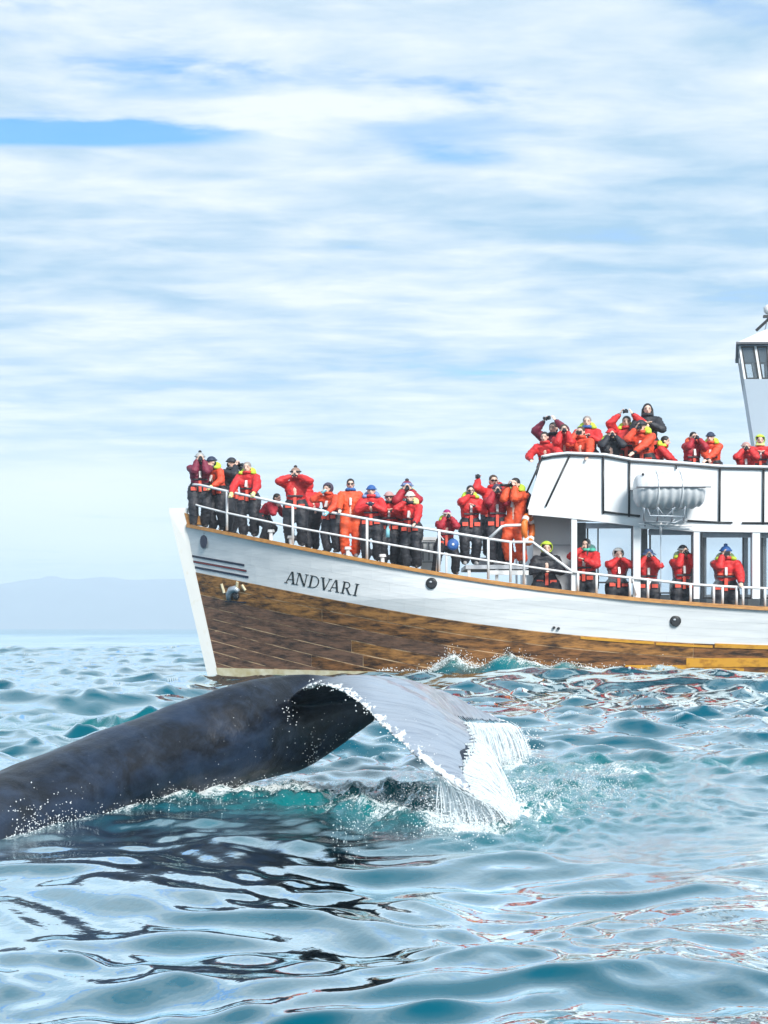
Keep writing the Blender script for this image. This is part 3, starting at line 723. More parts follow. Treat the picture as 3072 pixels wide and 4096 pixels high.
# header board over the windows
for a, c in ((2345, 2530), (2595, 2772), (2812, 3008), (3046, 3236)):
    p, q = W(a, SB((a+c)/2)+1, YN+.3), W(c, SB((a+c)/2)+22, YN+.3)
    ship(MB().box(((p.x+q.x)/2, YN+.33, (p.z+q.z)/2), (q.x-p.x, .05, p.z-q.z)), 'header', 'lgrey')
def wframe(px0, px1, pt, pb, Y, mull=(), bar=.018):
    a, c = W(px0, pt, Y), W(px1, pb, Y); r = empty('window', ((a.x+c.x)/2, Y, (a.z+c.z)/2)); r.parent = boat
    w_, h_ = (c.x-a.x)/2, (a.z-c.z)/2; mb = MB()
    for sx_ in (-1, 1): mb.box((sx_*w_, 0, 0), (bar*2, .05, 2*h_+bar*2))
    for sz in (-1, 1): mb.box((0, 0, sz*h_), (2*w_-2*bar, .05, bar*2))
    mb.build('window_frame', MT['black'], r)
    for q in mull:
        p = W(q, pt, Y); MB().box((p.x-(a.x+c.x)/2, -.002, 0), (.028, .045, 2*h_-2*bar)).build('mullion', MT['black'], r)
    MB().box((0, 0.003, 0), (2*w_-2*bar, .012, 2*h_-2*bar)).build('pane', MT['glass'], r)
    return r
wframe(2350, 2528, 2103, 2330, YN+.42, (2392,)); wframe(2600, 2768, 2119, 2372, YN+.42, ()); wframe(2814, 3006, 2131, 2392, YN+.42, (2972,)); wframe(3048, 3230, 2135, 2392, YN+.42, ())
ship(MB().box(W(2643, 2240, YN+.10), (.022, .03, 1.45)), 'stanchion', 'galv')
for a, c in ((2345, 2530), (2595, 2772), (2812, 3008), (3046, 3236)):   # the far passage side: a low wall and a beam
    p, q = W(a-60, 0, 38.2), W(c+60, 0, 38.2)
ship(MB().box((9.5, 38.25, 1.75), (12.0, .06, .5)), 'far_bulwark', 'white'); 
ship(MB().box((4.0+2.6, 34.9, 1.52), (1.0, .5, .32)), 'bench', 'white'); ship(MB().box((7.0, 34.9, 1.45), (1.0, .5, .32)), 'bench', 'white')
# wheelhouse
WN, WF_ = 34.3, 36.5; WS = .50
def wh(px, py, Y=WN): return W(px, py, Y)
tl, bl = wh(2955, 1380), wh(3012, 1745); zt, zb = tl.z, FLOOR
sl_ = (bl.x-tl.x)/(bl.z-tl.z); xb = tl.x+sl_*(zb-zt); xt = tl.x
bands_ = [(zb, wh(0, 1516).z), (wh(0, 1516).z, wh(0, 1384).z), (wh(0, 1384).z, zt)]
z1, z2 = bands_[0][1], bands_[1][1]
def xa(z): return tl.x+sl_*(z-zt)
def slab(z0_, z1_, xl0, xl1, xr0, xr1, y0, y1, name, m, parent=None): return ship(MB().hexa([(x_+WS*(y_-WN)/(WF_-WN), y_, z_) for x_, y_, z_ in ((xl0, y0, z0_), (xr0, y0, z0_), (xr0, y1, z0_), (xl0, y1, z0_), (xl1, y0, z1_), (xr1, y0, z1_), (xr1, y1, z1_), (xl1, y1, z1_))]), name, m, parent)
wh_root = None
slab(zb, z1, xa(zb), xa(z1), 12.2, 12.2, WN, WF_, 'wheelhouse_wall', 'wheelgrey')
slab(z2, zt, xa(z2), xa(zt), 12.2, 12.2, WN, WF_, 'wheelhouse_wall', 'wheelgrey')
# posts between the windows, on both sides and the back
px_w = [(2955, 2963), (3017, 3026), (3071, 3081), (3140, 3150), (3210, 3220), (3290, 3300), (3380, 3390)]
for y0, y1 in ((WN, WN+.08), (WF_-.08, WF_)):
    for a, c in px_w:
        dx_ = 0 if a > 2955 else 0
        xA, xC = wh(a, 0).x, wh(c, 0).x; o = sl_*(z1-z2)*(1 if a < 3070 else .35)
        slab(z1, z2, xA+o, xA, xC+o, xC, y0, y1, 'window_post', 'white')
slab(z1, z2, 12.05, 12.05, 12.2, 12.2, WN+.09, WF_-.09, 'wheelhouse_wall', 'wheelgrey')
for yy in (35.05, 35.8): slab(z1, z2, xa(z1)+.001, xa(z2)+.001, xa(z1)+.07, xa(z2)+.07, yy-.06, yy+.06, 'window_post', 'white')
for (a0, a1), (c0, c1) in zip(px_w[:-1], px_w[1:]):
    for yy in (WN+.02, WF_-.04):
        o0 = sl_*(z1-z2)*(1 if a0 < 3070 else .35); o1 = sl_*(z1-z2)*(1 if c0 < 3070 else .35)
        l0, l1, r0, r1 = wh(a1, 0).x+o0, wh(a1, 0).x, wh(c0, 0).x+o1, wh(c0, 0).x; f_ = .035
        r = empty('window', (0, 0, 0)); r.parent = boat
        for q in (((z1, z1+f_), (l0, l0), (r0, r0)), ((z2-f_, z2), (l1, l1), (r1, r1))):
            slab(q[0][0], q[0][1], q[1][0], q[1][1], q[2][0], q[2][1], yy-.01, yy+.02, 'window_frame', 'black', r)
        slab(z1+f_, z2-f_, l0, l1, l0+f_, l1+f_, yy-.01, yy+.02, 'window_frame', 'black', r); slab(z1+f_, z2-f_, r0-f_, r1-f_, r0, r1, yy-.01, yy+.02, 'window_frame', 'black', r)
        slab(z1+f_, z2-f_, l0+f_, l1+f_, r0-f_, r1-f_, yy, yy+.01, 'pane', 'glass', r)
for ya, yb in ((WN+.08, 34.99), (35.11, 35.74), (35.86, WF_-.08)):
    slab(z1, z2, xa(z1)+.02, xa(z2)+.02, xa(z1)+.03, xa(z2)+.03, ya, yb, 'pane', 'glass')
# wheelhouse roof: eaves and a shallow pyramid
e0 = wh(2944, 1378).x; ev = zt+.001
slab(ev, ev+.045, e0, e0-.0, 12.5, 12.5, WN-.15, WF_+.15, 'roof_eave', 'dgrey')
rz = ev+.047
ship(MB().add([(e0+.02, WN-.13, rz), (12.45, WN-.13, rz), (12.45, WF_+.13, rz), (e0+.02+WS, WF_+.13, rz), (e0+.9, 35.2, rz+.48), (11.6, 35.2, rz+.48), (11.6, 35.8, rz+.48), (e0+.9, 35.8, rz+.48)],
     [(0, 1, 5, 4), (1, 2, 6, 5), (2, 3, 7, 6), (3, 0, 4, 7), (4, 5, 6, 7), (3, 2, 1, 0)]), 'roof', 'white')
mr = empty('mast', (wh(3130, 1300, 36).x, 36, rz+.48)); mr.parent = boat
MB().tube([(0, 0, -.05), (0, 0, 2.6)], [.07, .04]).build('mast_pole', MT['railwhite'], mr)
q0 = W(3025, 1322, 36)-mr.location; q1 = W(3090, 1262, 36)-mr.location
MB().tube([q0, q1], .035).build('mast_arm', MT['black'], mr); MB().box(W(3070, 1266, 36)-mr.location, (.2, .1, .06)).build('lamp_bracket', MT['black'], mr)
MB().ell(W(3074, 1238, 36)-mr.location, (.12, .12, .12)).build('radar_dome', MT['dome'], mr, True)
MB().tube([W(3055, 1231, 36)-mr.location, W(3200, 1231, 36)-mr.location], .018).build('crosstree', MT['lgrey'], mr)
MB().tube([W(3060, 1322, 36)-mr.location, W(3072, 1268, 36)-mr.location, W(3130, 1250, 36)-mr.location], .02).build('mast_stay', MT['grey'], mr)
slab(zt-.45, zt-.32, wh(2957, 0).x-.001+.0, wh(2957, 0).x, wh(2957, 0).x+.01, wh(2957, 0).x+.01, WN-.08, WN-.06, 'side_lamp', 'lgrey')
# life raft canister on its cradle, and the ring buoy
raft = empty('life_raft', W(2676, 1957, 33.05), label='white ribbed life raft canister in a cradle outside the upper deck', cat='life raft')
prof = [(-.78, .02), (-.775, .22), (-.74, .33), (-.66, .40), (-.56, .44), (-.30, .455), (0, .46), (.30, .455), (.56, .44), (.66, .40), (.74, .33), (.775, .22), (.78, .02)]
def shellhalf(t0, t1, ribs):
    vs = []; fs = []; n = 16; pr = []
    for i in range(61):
        x = -.78+1.56*i/60; r = interp(x, prof); r += ribs*(.010*math.cos(x*2*math.pi/.17)-.008) if abs(x) < .68 else 0; pr.append((x, r))
    for x, r in pr:
        for k in range(n+1): a = R(t0+(t1-t0)*k/n); vs.append((x, -math.cos(a)*r*.95, math.sin(a)*r*(.84 if a > 0 else .98)))
    m_ = n+1
    for i in range(60):
        for k in range(n): fs.append((i*m_+k, (i+1)*m_+k, (i+1)*m_+k+1, i*m_+k+1))
    return MB().add(vs, fs)
shellhalf(1, 179, .5).build('upper_shell', MT['raft'], raft, True); shellhalf(-179, -1, 1.6).build('lower_shell', MT['raft'], raft, True)
MB().box((.02, -.445, .008), (1.62, .03, .022)).build('seam_band', MT['dgrey'], raft); MB().box((.02, .445, .008), (1.62, .03, .022)).build('seam_band', MT['dgrey'], raft)
for x in (-.30, .22):
    MB().tube([(x, -math.cos(R(a))*.45, math.sin(R(a))*(.405 if a > 0 else .475)) for a in range(-90, 91, 12)], .013, 6).build('strap', MT['white'], raft, True)
MB().ell((-.62, -.27, .30), (.03, .02, .03)).build('valve', MT['black'], raft)
def cr(pts, m='galv', r=.018, name='cradle_bar'): ship(MB().tube([W(a, c, y) for a, c, y in pts], r, 6), name, m, smooth=True)
cr([(2572, 2030, 32.9), (2580, 2085, 33.1), (2700, 2090, 33.1), (2745, 2070, 33.2), (2748, 2015, 33.0)]); cr([(2590, 2035, 32.7), (2600, 2062, 32.7), (2735, 2066, 32.7), (2742, 2025, 32.7)])
for a in (2577, 2632, 2690, 2738): cr([(a, 2033, 32.65), (a-2, 2080, 32.9), (a, 2086, YN)])
cr([(2560, 2110, 33.3), (2770, 2118, 33.3)], 'white', .028); cr([(2556, 2096, 33.2), (2768, 2104, 33.2)], 'railwhite', .02)
cr([(2575, 2086, 33.1), (2640, 2112, 33.3), (2700, 2078, 33.1)]); cr([(2600, 2060, 33.1), (2632, 2030, 32.8), (2660, 2070, 33.1), (2700, 2030, 32.8)])
cr([(2643, 2088, 33.2), (2643, 2135, 33.3)], 'railwhite', .03); cr([(2580, 2086, 33.1), (2580, 2120, YN)], 'dgrey', .014)
buoy = empty('ring_buoy', W(2112, 2118, 33.75), R(68), label='orange and white ring buoy hung by the deckhouse front behind the suited photographer', cat='ring buoy')
pts_ = [(.30*math.cos(R(a)), 0, .30*math.sin(R(a))) for a in range(0, 361, 12)]
MB().tube(pts_, .075, 10, False).build('ring', MT['orange'], buoy, True)
for a in (45, 135, 225, 315): MB().tube([(.30*math.cos(R(a+d)), 0, .30*math.sin(R(a+d))) for d in (-9, 0, 9)], .080, 10).build('band', MT['white'], buoy, True)
# ------------------------------------------------------------------ the whale
whale = empty('humpback_whale', (0, 0, 0), label='dark humpback whale diving, its flukes raised and streaming water in front of the boat', cat='whale')
ST = [(-520, 3370, 3900, 7.7, .46), (-250, 3220, 3620, 8.4, .42), (0, 3098, 3480, 8.98, .37), (240, 3000, 3370, 9.4, .34), (500, 2898, 3285, 9.82, .31), (740, 2802, 3215, 10.2, .29), (926, 2742, 3150, 10.45, .28),
      (1111, 2702, 3100, 10.8, .225), (1222, 2690, 3074, 10.95, .175), (1333, 2698, 3004, 11.05, .125), (1444, 2728, 2928, 11.12, .085), (1530, 2768, 2870, 11.15, .05)]
def station(i, n_=24):
    px, pt, pb, Y, hw = ST[i]; a = ST[max(i-1, 0)]; c = ST[min(i+1, len(ST)-1)]
    d = W(c[0], (c[1]+c[2])/2, c[3])-W(a[0], (a[1]+a[2])/2, a[3]); d.z = 0; d.normalize(); side = Vector((-d.y, d.x, 0))
    top, bot = W(px, pt, Y), W(px, pb, Y); cz = (top+bot)/2; hh = (top.z-bot.z)/2; o = []
    keel = min(max((px-500)/700, 0), 1)
    for k in range(n_):
        t_ = 2*math.pi*k/n_; s_, c_ = math.sin(t_), math.cos(t_)
        sx_ = abs(c_)**(1+.35*keel)*math.copysign(1, c_)
        o.append(cz+side*sx_*hw+Vector((0, 0, s_*hh)))
    return o
import itertools
def catmull(P, n):                        # smooth the stations lengthways
    out = []
    for i in range(len(P)-1):
        p0, p1, p2, p3 = P[max(i-1, 0)], P[i], P[i+1], P[min(i+2, len(P)-1)]
        for k in range(n):
            t_ = k/n; out.append([.5*((2*b)+(-a+c)*t_+(2*a-5*b+4*c-d)*t_*t_+(-a+3*b-3*c+d)*t_**3) for a, b, c, d in zip(p0, p1, p2, p3)])
    out.append(P[-1]); return out
rings = catmull([station(i) for i in range(len(ST))], 5)
mb = MB(); n_ = 24; vs = [p for r in rings for p in r]
fs = [(i*n_+k, i*n_+(k+1) % n_, (i+1)*n_+(k+1) % n_, (i+1)*n_+k) for i in range(len(rings)-1) for k in range(n_)]
fs += [tuple(range(n_-1, -1, -1)), tuple((len(rings)-1)*n_+k for k in range(n_))]
mb.add(vs, fs)
LN = [(1120, 2850, 10.75), (1170, 2785, 10.55), (1236, 2742, 10.25), (1330, 2752, 10.0), (1425, 2812, 9.75), (1530, 2912, 9.45), (1660, 3030, 9.15), (1800, 3130, 8.92), (1925, 3200, 8.78)]
TN = [(1500, 2790, 11.1), (1620, 2810, 11.05), (1765, 2846, 10.95), (1830, 2872, 10.6), (1882, 2905, 10.15), (1906, 2975, 9.65), (1880, 3040, 9.3), (1862, 3110, 9.05), (1930, 3206, 8.80)]
LF = [(1330, 2720, 11.3), (1400, 2718, 11.45), (1461, 2720, 11.65), (1560, 2722, 12.0), (1660, 2736, 12.4), (1760, 2768, 12.8), (1862, 2812, 13.1), (1975, 2864, 13.3), (2046, 2889, 13.42)]
TF = [(1500, 2786, 11.15), (1630, 2812, 11.1), (1768, 2844, 11.0), (1800, 2862, 11.4), (1835, 2880, 11.9), (1880, 2889, 12.4), (1935, 2893, 12.85), (1995, 2893, 13.2), (2050, 2893, 13.44)]
def fluke(Lc, Tc, th0, rag):
    Lp = catmull([[W(*a)] for a in Lc], 6); Tp = catmull([[W(*a)] for a in Tc], 6); n = len(Lp); m_ = 18; vs = []; fs = []
    for i in range(n):
        t_ = i/(n-1); a, c = Lp[i][0], Tp[i][0]; ch = (c-a).length
        th = th0*(1-t_)**.8+.012
        for s_sign in (1, -1):
            for k in range(m_):
                s_ = k/(m_-1) if s_sign > 0 else 1-k/(m_-1)
                pr = 1.9*math.sqrt(max(s_, 0))*(1-s_)**1.05+.045*s_   # foil section, rounded in front
                camber = .10*ch*math.sin(math.pi*s_)*(1-t_*.6)
                cc = c+(c-a).normalized()*(rag*noise.noise(Vector((t_*26, 3.1, 0)))*(.5 if t_ > .96 or t_ < .08 else 1))
                p = a.lerp(cc, s_); p.z += camber+s_sign*th*pr*.5
                vs.append(p)
    w_ = 2*m_
    for i in range(n-1):
        for k in range(w_): fs.append((i*w_+k, i*w_+(k+1) % w_, (i+1)*w_+(k+1) % w_, (i+1)*w_+k))
    fs += [tuple(range(w_-1, -1, -1)), tuple((n-1)*w_+k for k in range(w_))]
    return vs, fs, Lp, Tp
v1, f1_, LpN, TpN = fluke(LN, TN, .155, .028); mb.add(v1, f1_)
v2, f2_, LpF, TpF = fluke(LF, TF, .14, .022); mb.add(v2, f2_)
# scarred knobs and barnacle lumps along the leading edge, kept as one part
LE = np.array([p[0] for p in LpN]); LEF = np.array([p[0] for p in LpF]); TE = np.array([p[0] for p in TpN]+[p[0] for p in TpF])
def whale_post(o, me):
    c = get_co(me); nrm = np.empty(len(me.vertices)*3, np.float32); me.vertices.foreach_get('normal', nrm); nrm = nrm.reshape(-1, 3)
    seglist = []
    dl = np.full(len(c), 9.)
    for P in (LE, LEF):
        for i in range(10 if P is LE else 20, len(P)-1):
            a, b_ = P[i], P[i+1]; ab = b_-a; t_ = np.clip(((c-a)@ab)/(ab@ab), 0, 1); dl = np.minimum(dl, np.linalg.norm(c-(a+t_[:, None]*ab), axis=1))
    edge = np.clip(1-dl/.125, 0, 1)
    fl = np.clip((c[:, 0]-(-.55))/.5, 0, 1)*np.clip((nrm[:, 2]+.1)/.4, 0, 1)  # upward-facing fluke skin, takes the painted sheen and the wet coat
    # lumpy leading edge and faint wrinkles along the chord
    disp = np.array([noise.noise(Vector((p[0]*14, p[1]*14, p[2]*14)))*.018*e+noise.noise(Vector((p[0]*2.4, p[1]*2.4, p[2]*3)))*.020+noise.noise(Vector((p[0]*9, p[1]*9, p[2]*9)))*.004 for p, e in zip(c, edge)])
    c2 = c+nrm*disp[:, None]; me.vertices.foreach_set('co', c2.astype(np.float32).ravel())
    set_attr(me, 'skin', np.stack([edge, fl, np.zeros_like(fl)], -1))
m = bpy.data.materials.new('whale_skin'); m.use_nodes = True; t = m.node_tree; b = t.nodes['Principled BSDF']
at = t.nodes.new('ShaderNodeAttribute'); at.attribute_name = 'skin'; sx = t.nodes.new('ShaderNodeSeparateColor'); t.links.new(at.outputs[0], sx.inputs[0])
geo = t.nodes.new('ShaderNodeNewGeometry')
n1 = tn(2.2, 7, .6, .5, (1, 1, 1.6)); n2 = tn(7, 8, .7, .3); n3 = tn(24, 4, .6, .4, (1, .5, 1)); n4 = tn(1.5, 5, .55, .25, (.5, 16, 9)); n5 = tn(60, 2)
def ramp_(v, a, z):
    r_ = t.nodes.new('ShaderNodeMapRange'); t.links.new(v, r_.inputs[0]); r_.inputs[1].default_value = a; r_.inputs[2].default_value = z; return r_.outputs[0]
base = mixc(t, ramp_(n1, .42, .60), (.002, .004, .009), (.011, .023, .050))
base = mixc(t, math_n(t, 'MULTIPLY', ramp_(n2, .5, .72), .5), base, (.032, .050, .085))
fl_sheen = mixc(t, math_n(t, 'MULTIPLY', ramp_(n4, .48, .74), .55), (.34, .40, .48), (.07, .10, .15))  # pale upper flukes: sheen of reflected sky put into the skin colour
base = mixc(t, math_n(t, 'MULTIPLY', sx.outputs[1], .80), base, fl_sheen)
ew = math_n(t, 'MULTIPLY', math_n(t, 'SUBTRACT', math_n(t, 'ADD', math_n(t, 'MULTIPLY', sx.outputs[0], .62), math_n(t, 'MULTIPLY', n3, 1.7)), 1.20), 9, True)
ew = math_n(t, 'MULTIPLY', ew, math_n(t, 'MULTIPLY', sx.outputs[0], 8, True))
base = mixc(t, ew, base, (.80, .82, .82)); 
spk = math_n(t, 'MULTIPLY', math_n(t, 'SUBTRACT', n5, .76), 20, True)
base = mixc(t, spk, base, (.6, .65, .7))
t.links.new(base, b.inputs['Base Color']); b.inputs['Roughness'].default_value = .34
t.links.new(math_n(t, 'SUBTRACT', .46, math_n(t, 'MULTIPLY', sx.outputs[1], .16)), b.inputs['Roughness'])
t.links.new(math_n(t, 'ADD', math_n(t, 'MULTIPLY', sx.outputs[1], .50), .20), b.inputs['Coat Weight']); b.inputs['Specular IOR Level'].default_value = .32; b.inputs['Coat Roughness'].default_value = .10; b.inputs['Coat IOR'].default_value = 1.4
bp = t.nodes.new('ShaderNodeBump'); bp.inputs['Strength'].default_value = .5; bp.inputs['Distance'].default_value = .02
t.links.new(math_n(t, 'ADD', math_n(t, 'MULTIPLY', n2, 1.1), math_n(t, 'MULTIPLY', math_n(t, 'MULTIPLY', n4, sx.outputs[1]), .28)), bp.inputs['Height']); t.links.new(bp.outputs[0], b.inputs['Normal'])
organic(mb, 'body', m, whale, .016, 5, whale_post)
rr = random.Random(3)
def lump(mb, c, r):
    # a small irregular blob, eight faces
    vs = [c+Vector((rr.uniform(.7, 1.3)*r*a, rr.uniform(.7, 1.3)*r*b_, rr.uniform(.7, 1.3)*r*d)) for a, b_, d in ((1, 0, 0), (-1, 0, 0), (0, 1, 0), (0, -1, 0), (0, 0, 1), (0, 0, -1))]
    mb.add(vs, [(0, 2, 4), (2, 1, 4), (1, 3, 4), (3, 0, 4), (2, 0, 5), (1, 2, 5), (3, 1, 5), (0, 3, 5)])
foam_m = mat('foam', (.86, .90, .91), .5, var=.03); 
wm = bpy.data.materials.new('falling_water'); wm.use_nodes = True; t = wm.node_tree; b = t.nodes['Principled BSDF']
b.inputs['Base Color'].default_value = (.84, .90, .93, 1); b.inputs['Roughness'].default_value = .25
tr_ = t.nodes.new('ShaderNodeBsdfTransparent'); mx_ = t.nodes.new('ShaderNodeMixShader'); mx_.inputs[0].default_value = .86
t.links.new(tr_.outputs[0], mx_.inputs[1]); t.links.new(b.outputs[0], mx_.inputs[2]); t.links.new(mx_.outputs[0], t.nodes['Material Output'].inputs[0])
mb = MB()
for i in range(90):
    t_ = rr.uniform(.22, .99); q = t_*(len(LE)-1); k = int(q); p = Vector(LE[k]).lerp(Vector(LE[min(k+1, len(LE)-1)]), q-k)
    p += Vector((rr.uniform(-.035, .035), rr.uniform(-.05, .03), rr.uniform(-.03, .045))); lump(mb, p, rr.uniform(.002, .007))
for i in range(24):
    p = W(rr.gauss(1150, 22), rr.gauss(2850, 38), 10.42+rr.uniform(-.05, .05)); lump(mb, p, rr.uniform(.002, .006))
mb.build('barnacles', foam_m, whale, kind='stuff')
# water falling from the flukes
def strands(mb, A, n, x0, x1, spread, seed, zend, ysp=.08, wmin=.003, wmax=.010):
    r_ = random.Random(seed); segs = 9
    for i in range(n):
        u_ = r_.random(); q = u_*(len(A)-1); k = min(int(q), len(A)-2); p = Vector(A[k]).lerp(Vector(A[k+1]), q-k)
        p.y += r_.uniform(-ysp, ysp); p.z += r_.uniform(-.02, .012); p.x += r_.uniform(-.02, .01)
        v0 = x0+(x1-x0)*u_+r_.gauss(0, spread); L_ = p.z-zend; frac = 1 if r_.random() < .8 else r_.uniform(.35, .9); s0 = 0 if r_.random() < .7 else r_.uniform(0, .5)
        w_ = r_.uniform(wmin, wmax); pts = []; rad = []
        for j in range(segs+1):
            f_ = s0+(frac-s0)*j/segs
            if f_ < s0: f_ = s0
            tt = math.sqrt(max(f_, 0)); pts.append((p.x+v0*tt*math.sqrt(max(L_, .02)), p.y+r_.gauss(0, .002), p.z-L_*f_)); rad.append(w_*(.55+.9*f_)*r_.uniform(.5, 1.3)*(.25 if j in (0, segs) else 1))
        mb.tube(pts, rad, 4, False)
TN_ = [p[0] for p in TpN]; TF_ = [p[0] for p in TpF]
splash = empty('fluke_water', (0, 0, 0), label='white curtains of seawater pouring off the drooping whale flukes', cat='splash')
def curtain_mat():
    m = bpy.data.materials.new('water_sheet'); m.use_nodes = True; t = m.node_tree; b = t.nodes['Principled BSDF']; b.inputs['Base Color'].default_value = (.72, .80, .84, 1); b.inputs['Roughness'].default_value = .25
    uv = t.nodes.new('ShaderNodeAttribute'); uv.attribute_name = 'flow'; mp = t.nodes.new('ShaderNodeMapping'); mp.inputs['Scale'].default_value = (34, 3.0, 1); t.links.new(uv.outputs[1], mp.inputs[0])
    n = t.nodes.new('ShaderNodeTexNoise'); n.inputs['Scale'].default_value = 1; n.inputs['Detail'].default_value = 5; n.inputs['Roughness'].default_value = .65; n.inputs['Distortion'].default_value = .6; t.links.new(mp.outputs[0], n.inputs[0])
    r = t.nodes.new('ShaderNodeMapRange'); t.links.new(n.outputs[0], r.inputs[0]); r.inputs[1].default_value = .34; r.inputs[2].default_value = .56; r.inputs[4].default_value = .96
    tr = t.nodes.new('ShaderNodeBsdfTransparent'); sz = t.nodes.new('ShaderNodeSeparateXYZ'); t.links.new(uv.outputs[1], sz.inputs[0]); al = math_n(t, 'MULTIPLY', r.outputs[0], sz.outputs[2]); mx = t.nodes.new('ShaderNodeMixShader'); t.links.new(al, mx.inputs[0]); t.links.new(tr.outputs[0], mx.inputs[1]); t.links.new(b.outputs[0], mx.inputs[2]); t.links.new(mx.outputs[0], t.nodes['Material Output'].inputs[0]); return m
CM_ = curtain_mat()
def sheet(A, x0, x1, name, seed, dy=0, nf=14):
    nu = 90; vs = []; at_ = []
    for i in range(nu+1):
        u_ = i/nu; q = u_*(len(A)-1); k = min(int(q), len(A)-2); p = Vector(A[k]).lerp(Vector(A[k+1]), q-k); L_ = p.z+.03
        for j in range(nf+1):
            f_ = j/nf; nn = noise.noise(Vector((u_*14, f_*1.5, seed))); v0 = x0+(x1-x0)*u_+.05*noise.noise(Vector((u_*9, 1, seed)))
            vs.append((p.x-.015+v0*math.sqrt(f_)*math.sqrt(max(L_, .02)), p.y+dy+nn*.07*(f_+.1), p.z-L_*f_+.01*noise.noise(Vector((u_*60, 2, seed))))); at_.append((u_+seed, f_, min(1, 5*u_*(1.3+nn))*min(1, 5*(1-u_)+.3)))
    fs = [(i*(nf+1)+j, (i+1)*(nf+1)+j, (i+1)*(nf+1)+j+1, i*(nf+1)+j+1) for i in range(nu) for j in range(nf)]
    o = MB().add(vs, fs).build(name, CM_, splash, True); set_attr(o.data, 'flow', np.array(at_, np.float32))
for q_ in range(3):
    sheet(TN_[26:], .12+.10*q_, .52+.10*q_, 'near_curtain', 1+q_, .03*q_-.02); sheet([p[0] for p in LpN][39:], .10+.08*q_, .40, 'tip_curtain', 5+q_, .05*q_-.03); sheet(TF_[20:], .04+.05*q_, .22, 'far_curtain', 9+q_, .05*q_-.03)
mb = MB(); strands(mb, TN_[26:], 420, .18, .58, .08, 1, -.03, .10, .0012, .0048); strands(mb, TN_[30:], 380, .2, .60, .09, 4, -.03, .12, .0012, .0045); mb.build('near_strands', wm, splash, True, kind='stuff')
mb = MB(); strands(mb, [p[0] for p in LpN][40:], 70, .1, .45, .14, 2, -.03, .07, .0012, .0045); mb.build('tip_strands', wm, splash, True, kind='stuff')
mb = MB(); strands(mb, TF_[20:], 260, .06, .30, .05, 3, -.02, .08, .0015, .006); mb.build('far_strands', wm, splash, True, kind='stuff')
mb = MB()
def drops(n, px, py, sx_, sy_, Y, ys, r0, r1, zmin=.0):
    for i in range(n):
        y = Y+rr.gauss(0, ys); p = W(rr.gauss(px, sx_), rr.gauss(py, sy_), y)
        if p.z < zmin: p.z = zmin+rr.random()**2*.12
        lump(mb, p, rr.uniform(r0, r1))
drops(420, 1880, 3230, 110, 60, 8.8, .25, .001, .004); drops(200, 1700, 3170, 60, 60, 8.9, .2, .001, .0035); drops(160, 2090, 2985, 40, 40, 12.8, .3, .003, .008)
drops(90, 1450, 2990, 90, 60, 10.2, .2, .001, .003); drops(60, 1640, 3000, 80, 60, 9.0, .1, .001, .003); drops(50, 1255, 3040, 25, 40, 10.6, .05, .002, .006)
drops(90, 1250, 3000, 130, 80, 10.1, .1, .001, .003)
mb.build('drops', foam_m, splash, kind='stuff')
# churned foam lumps lying on the water round the tail, the falling water and at the boat's bow wave
mb = MB()
def foamline(pts, n, sp, r0, r1, zh=.05):
    for i in range(n):
        q = rr.random()*(len(pts)-1); k = int(q); f_ = q-k; px = pts[k][0]*(1-f_)+pts[k+1][0]*f_; py = pts[k][1]*(1-f_)+pts[k+1][1]*f_
        Y = F*CH/(py-HZ)+rr.gauss(0, sp); p = W(px+rr.gauss(0, 25), py, Y); p.z = sea_h(p.x, p.y)+abs(rr.gauss(0, zh))*rr.random(); lump(mb, p, rr.uniform(r0, r1))
foamline([(40, 3320), (200, 3285), (420, 3240), (620, 3215)], 2600, .10, .0015, .005, .08)
foamline([(600, 3210), (850, 3190), (1100, 3175), (1250, 3180)], 2000, .3, .001, .004, .05)
foamline([(1700, 3290), (1850, 3310), (1980, 3300), (2080, 3260)], 3000, .22, .0015, .005, .10)
foamline([(1860, 3040), (1980, 3050), (2110, 3040)], 1300, .25, .002, .006, .10)
foamline([(2050, 3200), (2300, 3150), (2500, 3140)], 2200, .8, .0015, .0045, .04)
foamline([(1350, 3260), (1700, 3230)], 900, .6, .001, .004, .04)
mb.build('foam_flecks', foam_m, None, kind='stuff', label='white flecks of foam and spray on the stirred water round the whale', cat='foam')
mb = MB()
for i in range(3600):
    px = rr.choice((rr.uniform(1290, 2500), rr.uniform(1290, 2700), rr.gauss(1860, 150), rr.gauss(1470, 60))); a_ = interp((px-1536)*33.6/F, [((p-1536)*33.6/F, q) for p, q in zip((1250, 1420, 1600, 1800, 1880, 2000, 2250), (0.05, .14, .20, .46, .56, .46, .36))])
    x = (px-1536)*33.5/F; y = YC-b_half(x, .1)-abs(rr.gauss(0, .5))-.05
    z = sea_h(x, y)+abs(rr.gauss(0, .25))*a_*rr.random(); lump(mb, Vector((x, y, z)), rr.uniform(.004, .014))
mb.build('bow_spray', foam_m, None, kind='stuff', label='white spray thrown up by the bow wave along the brown hull', cat='spray')
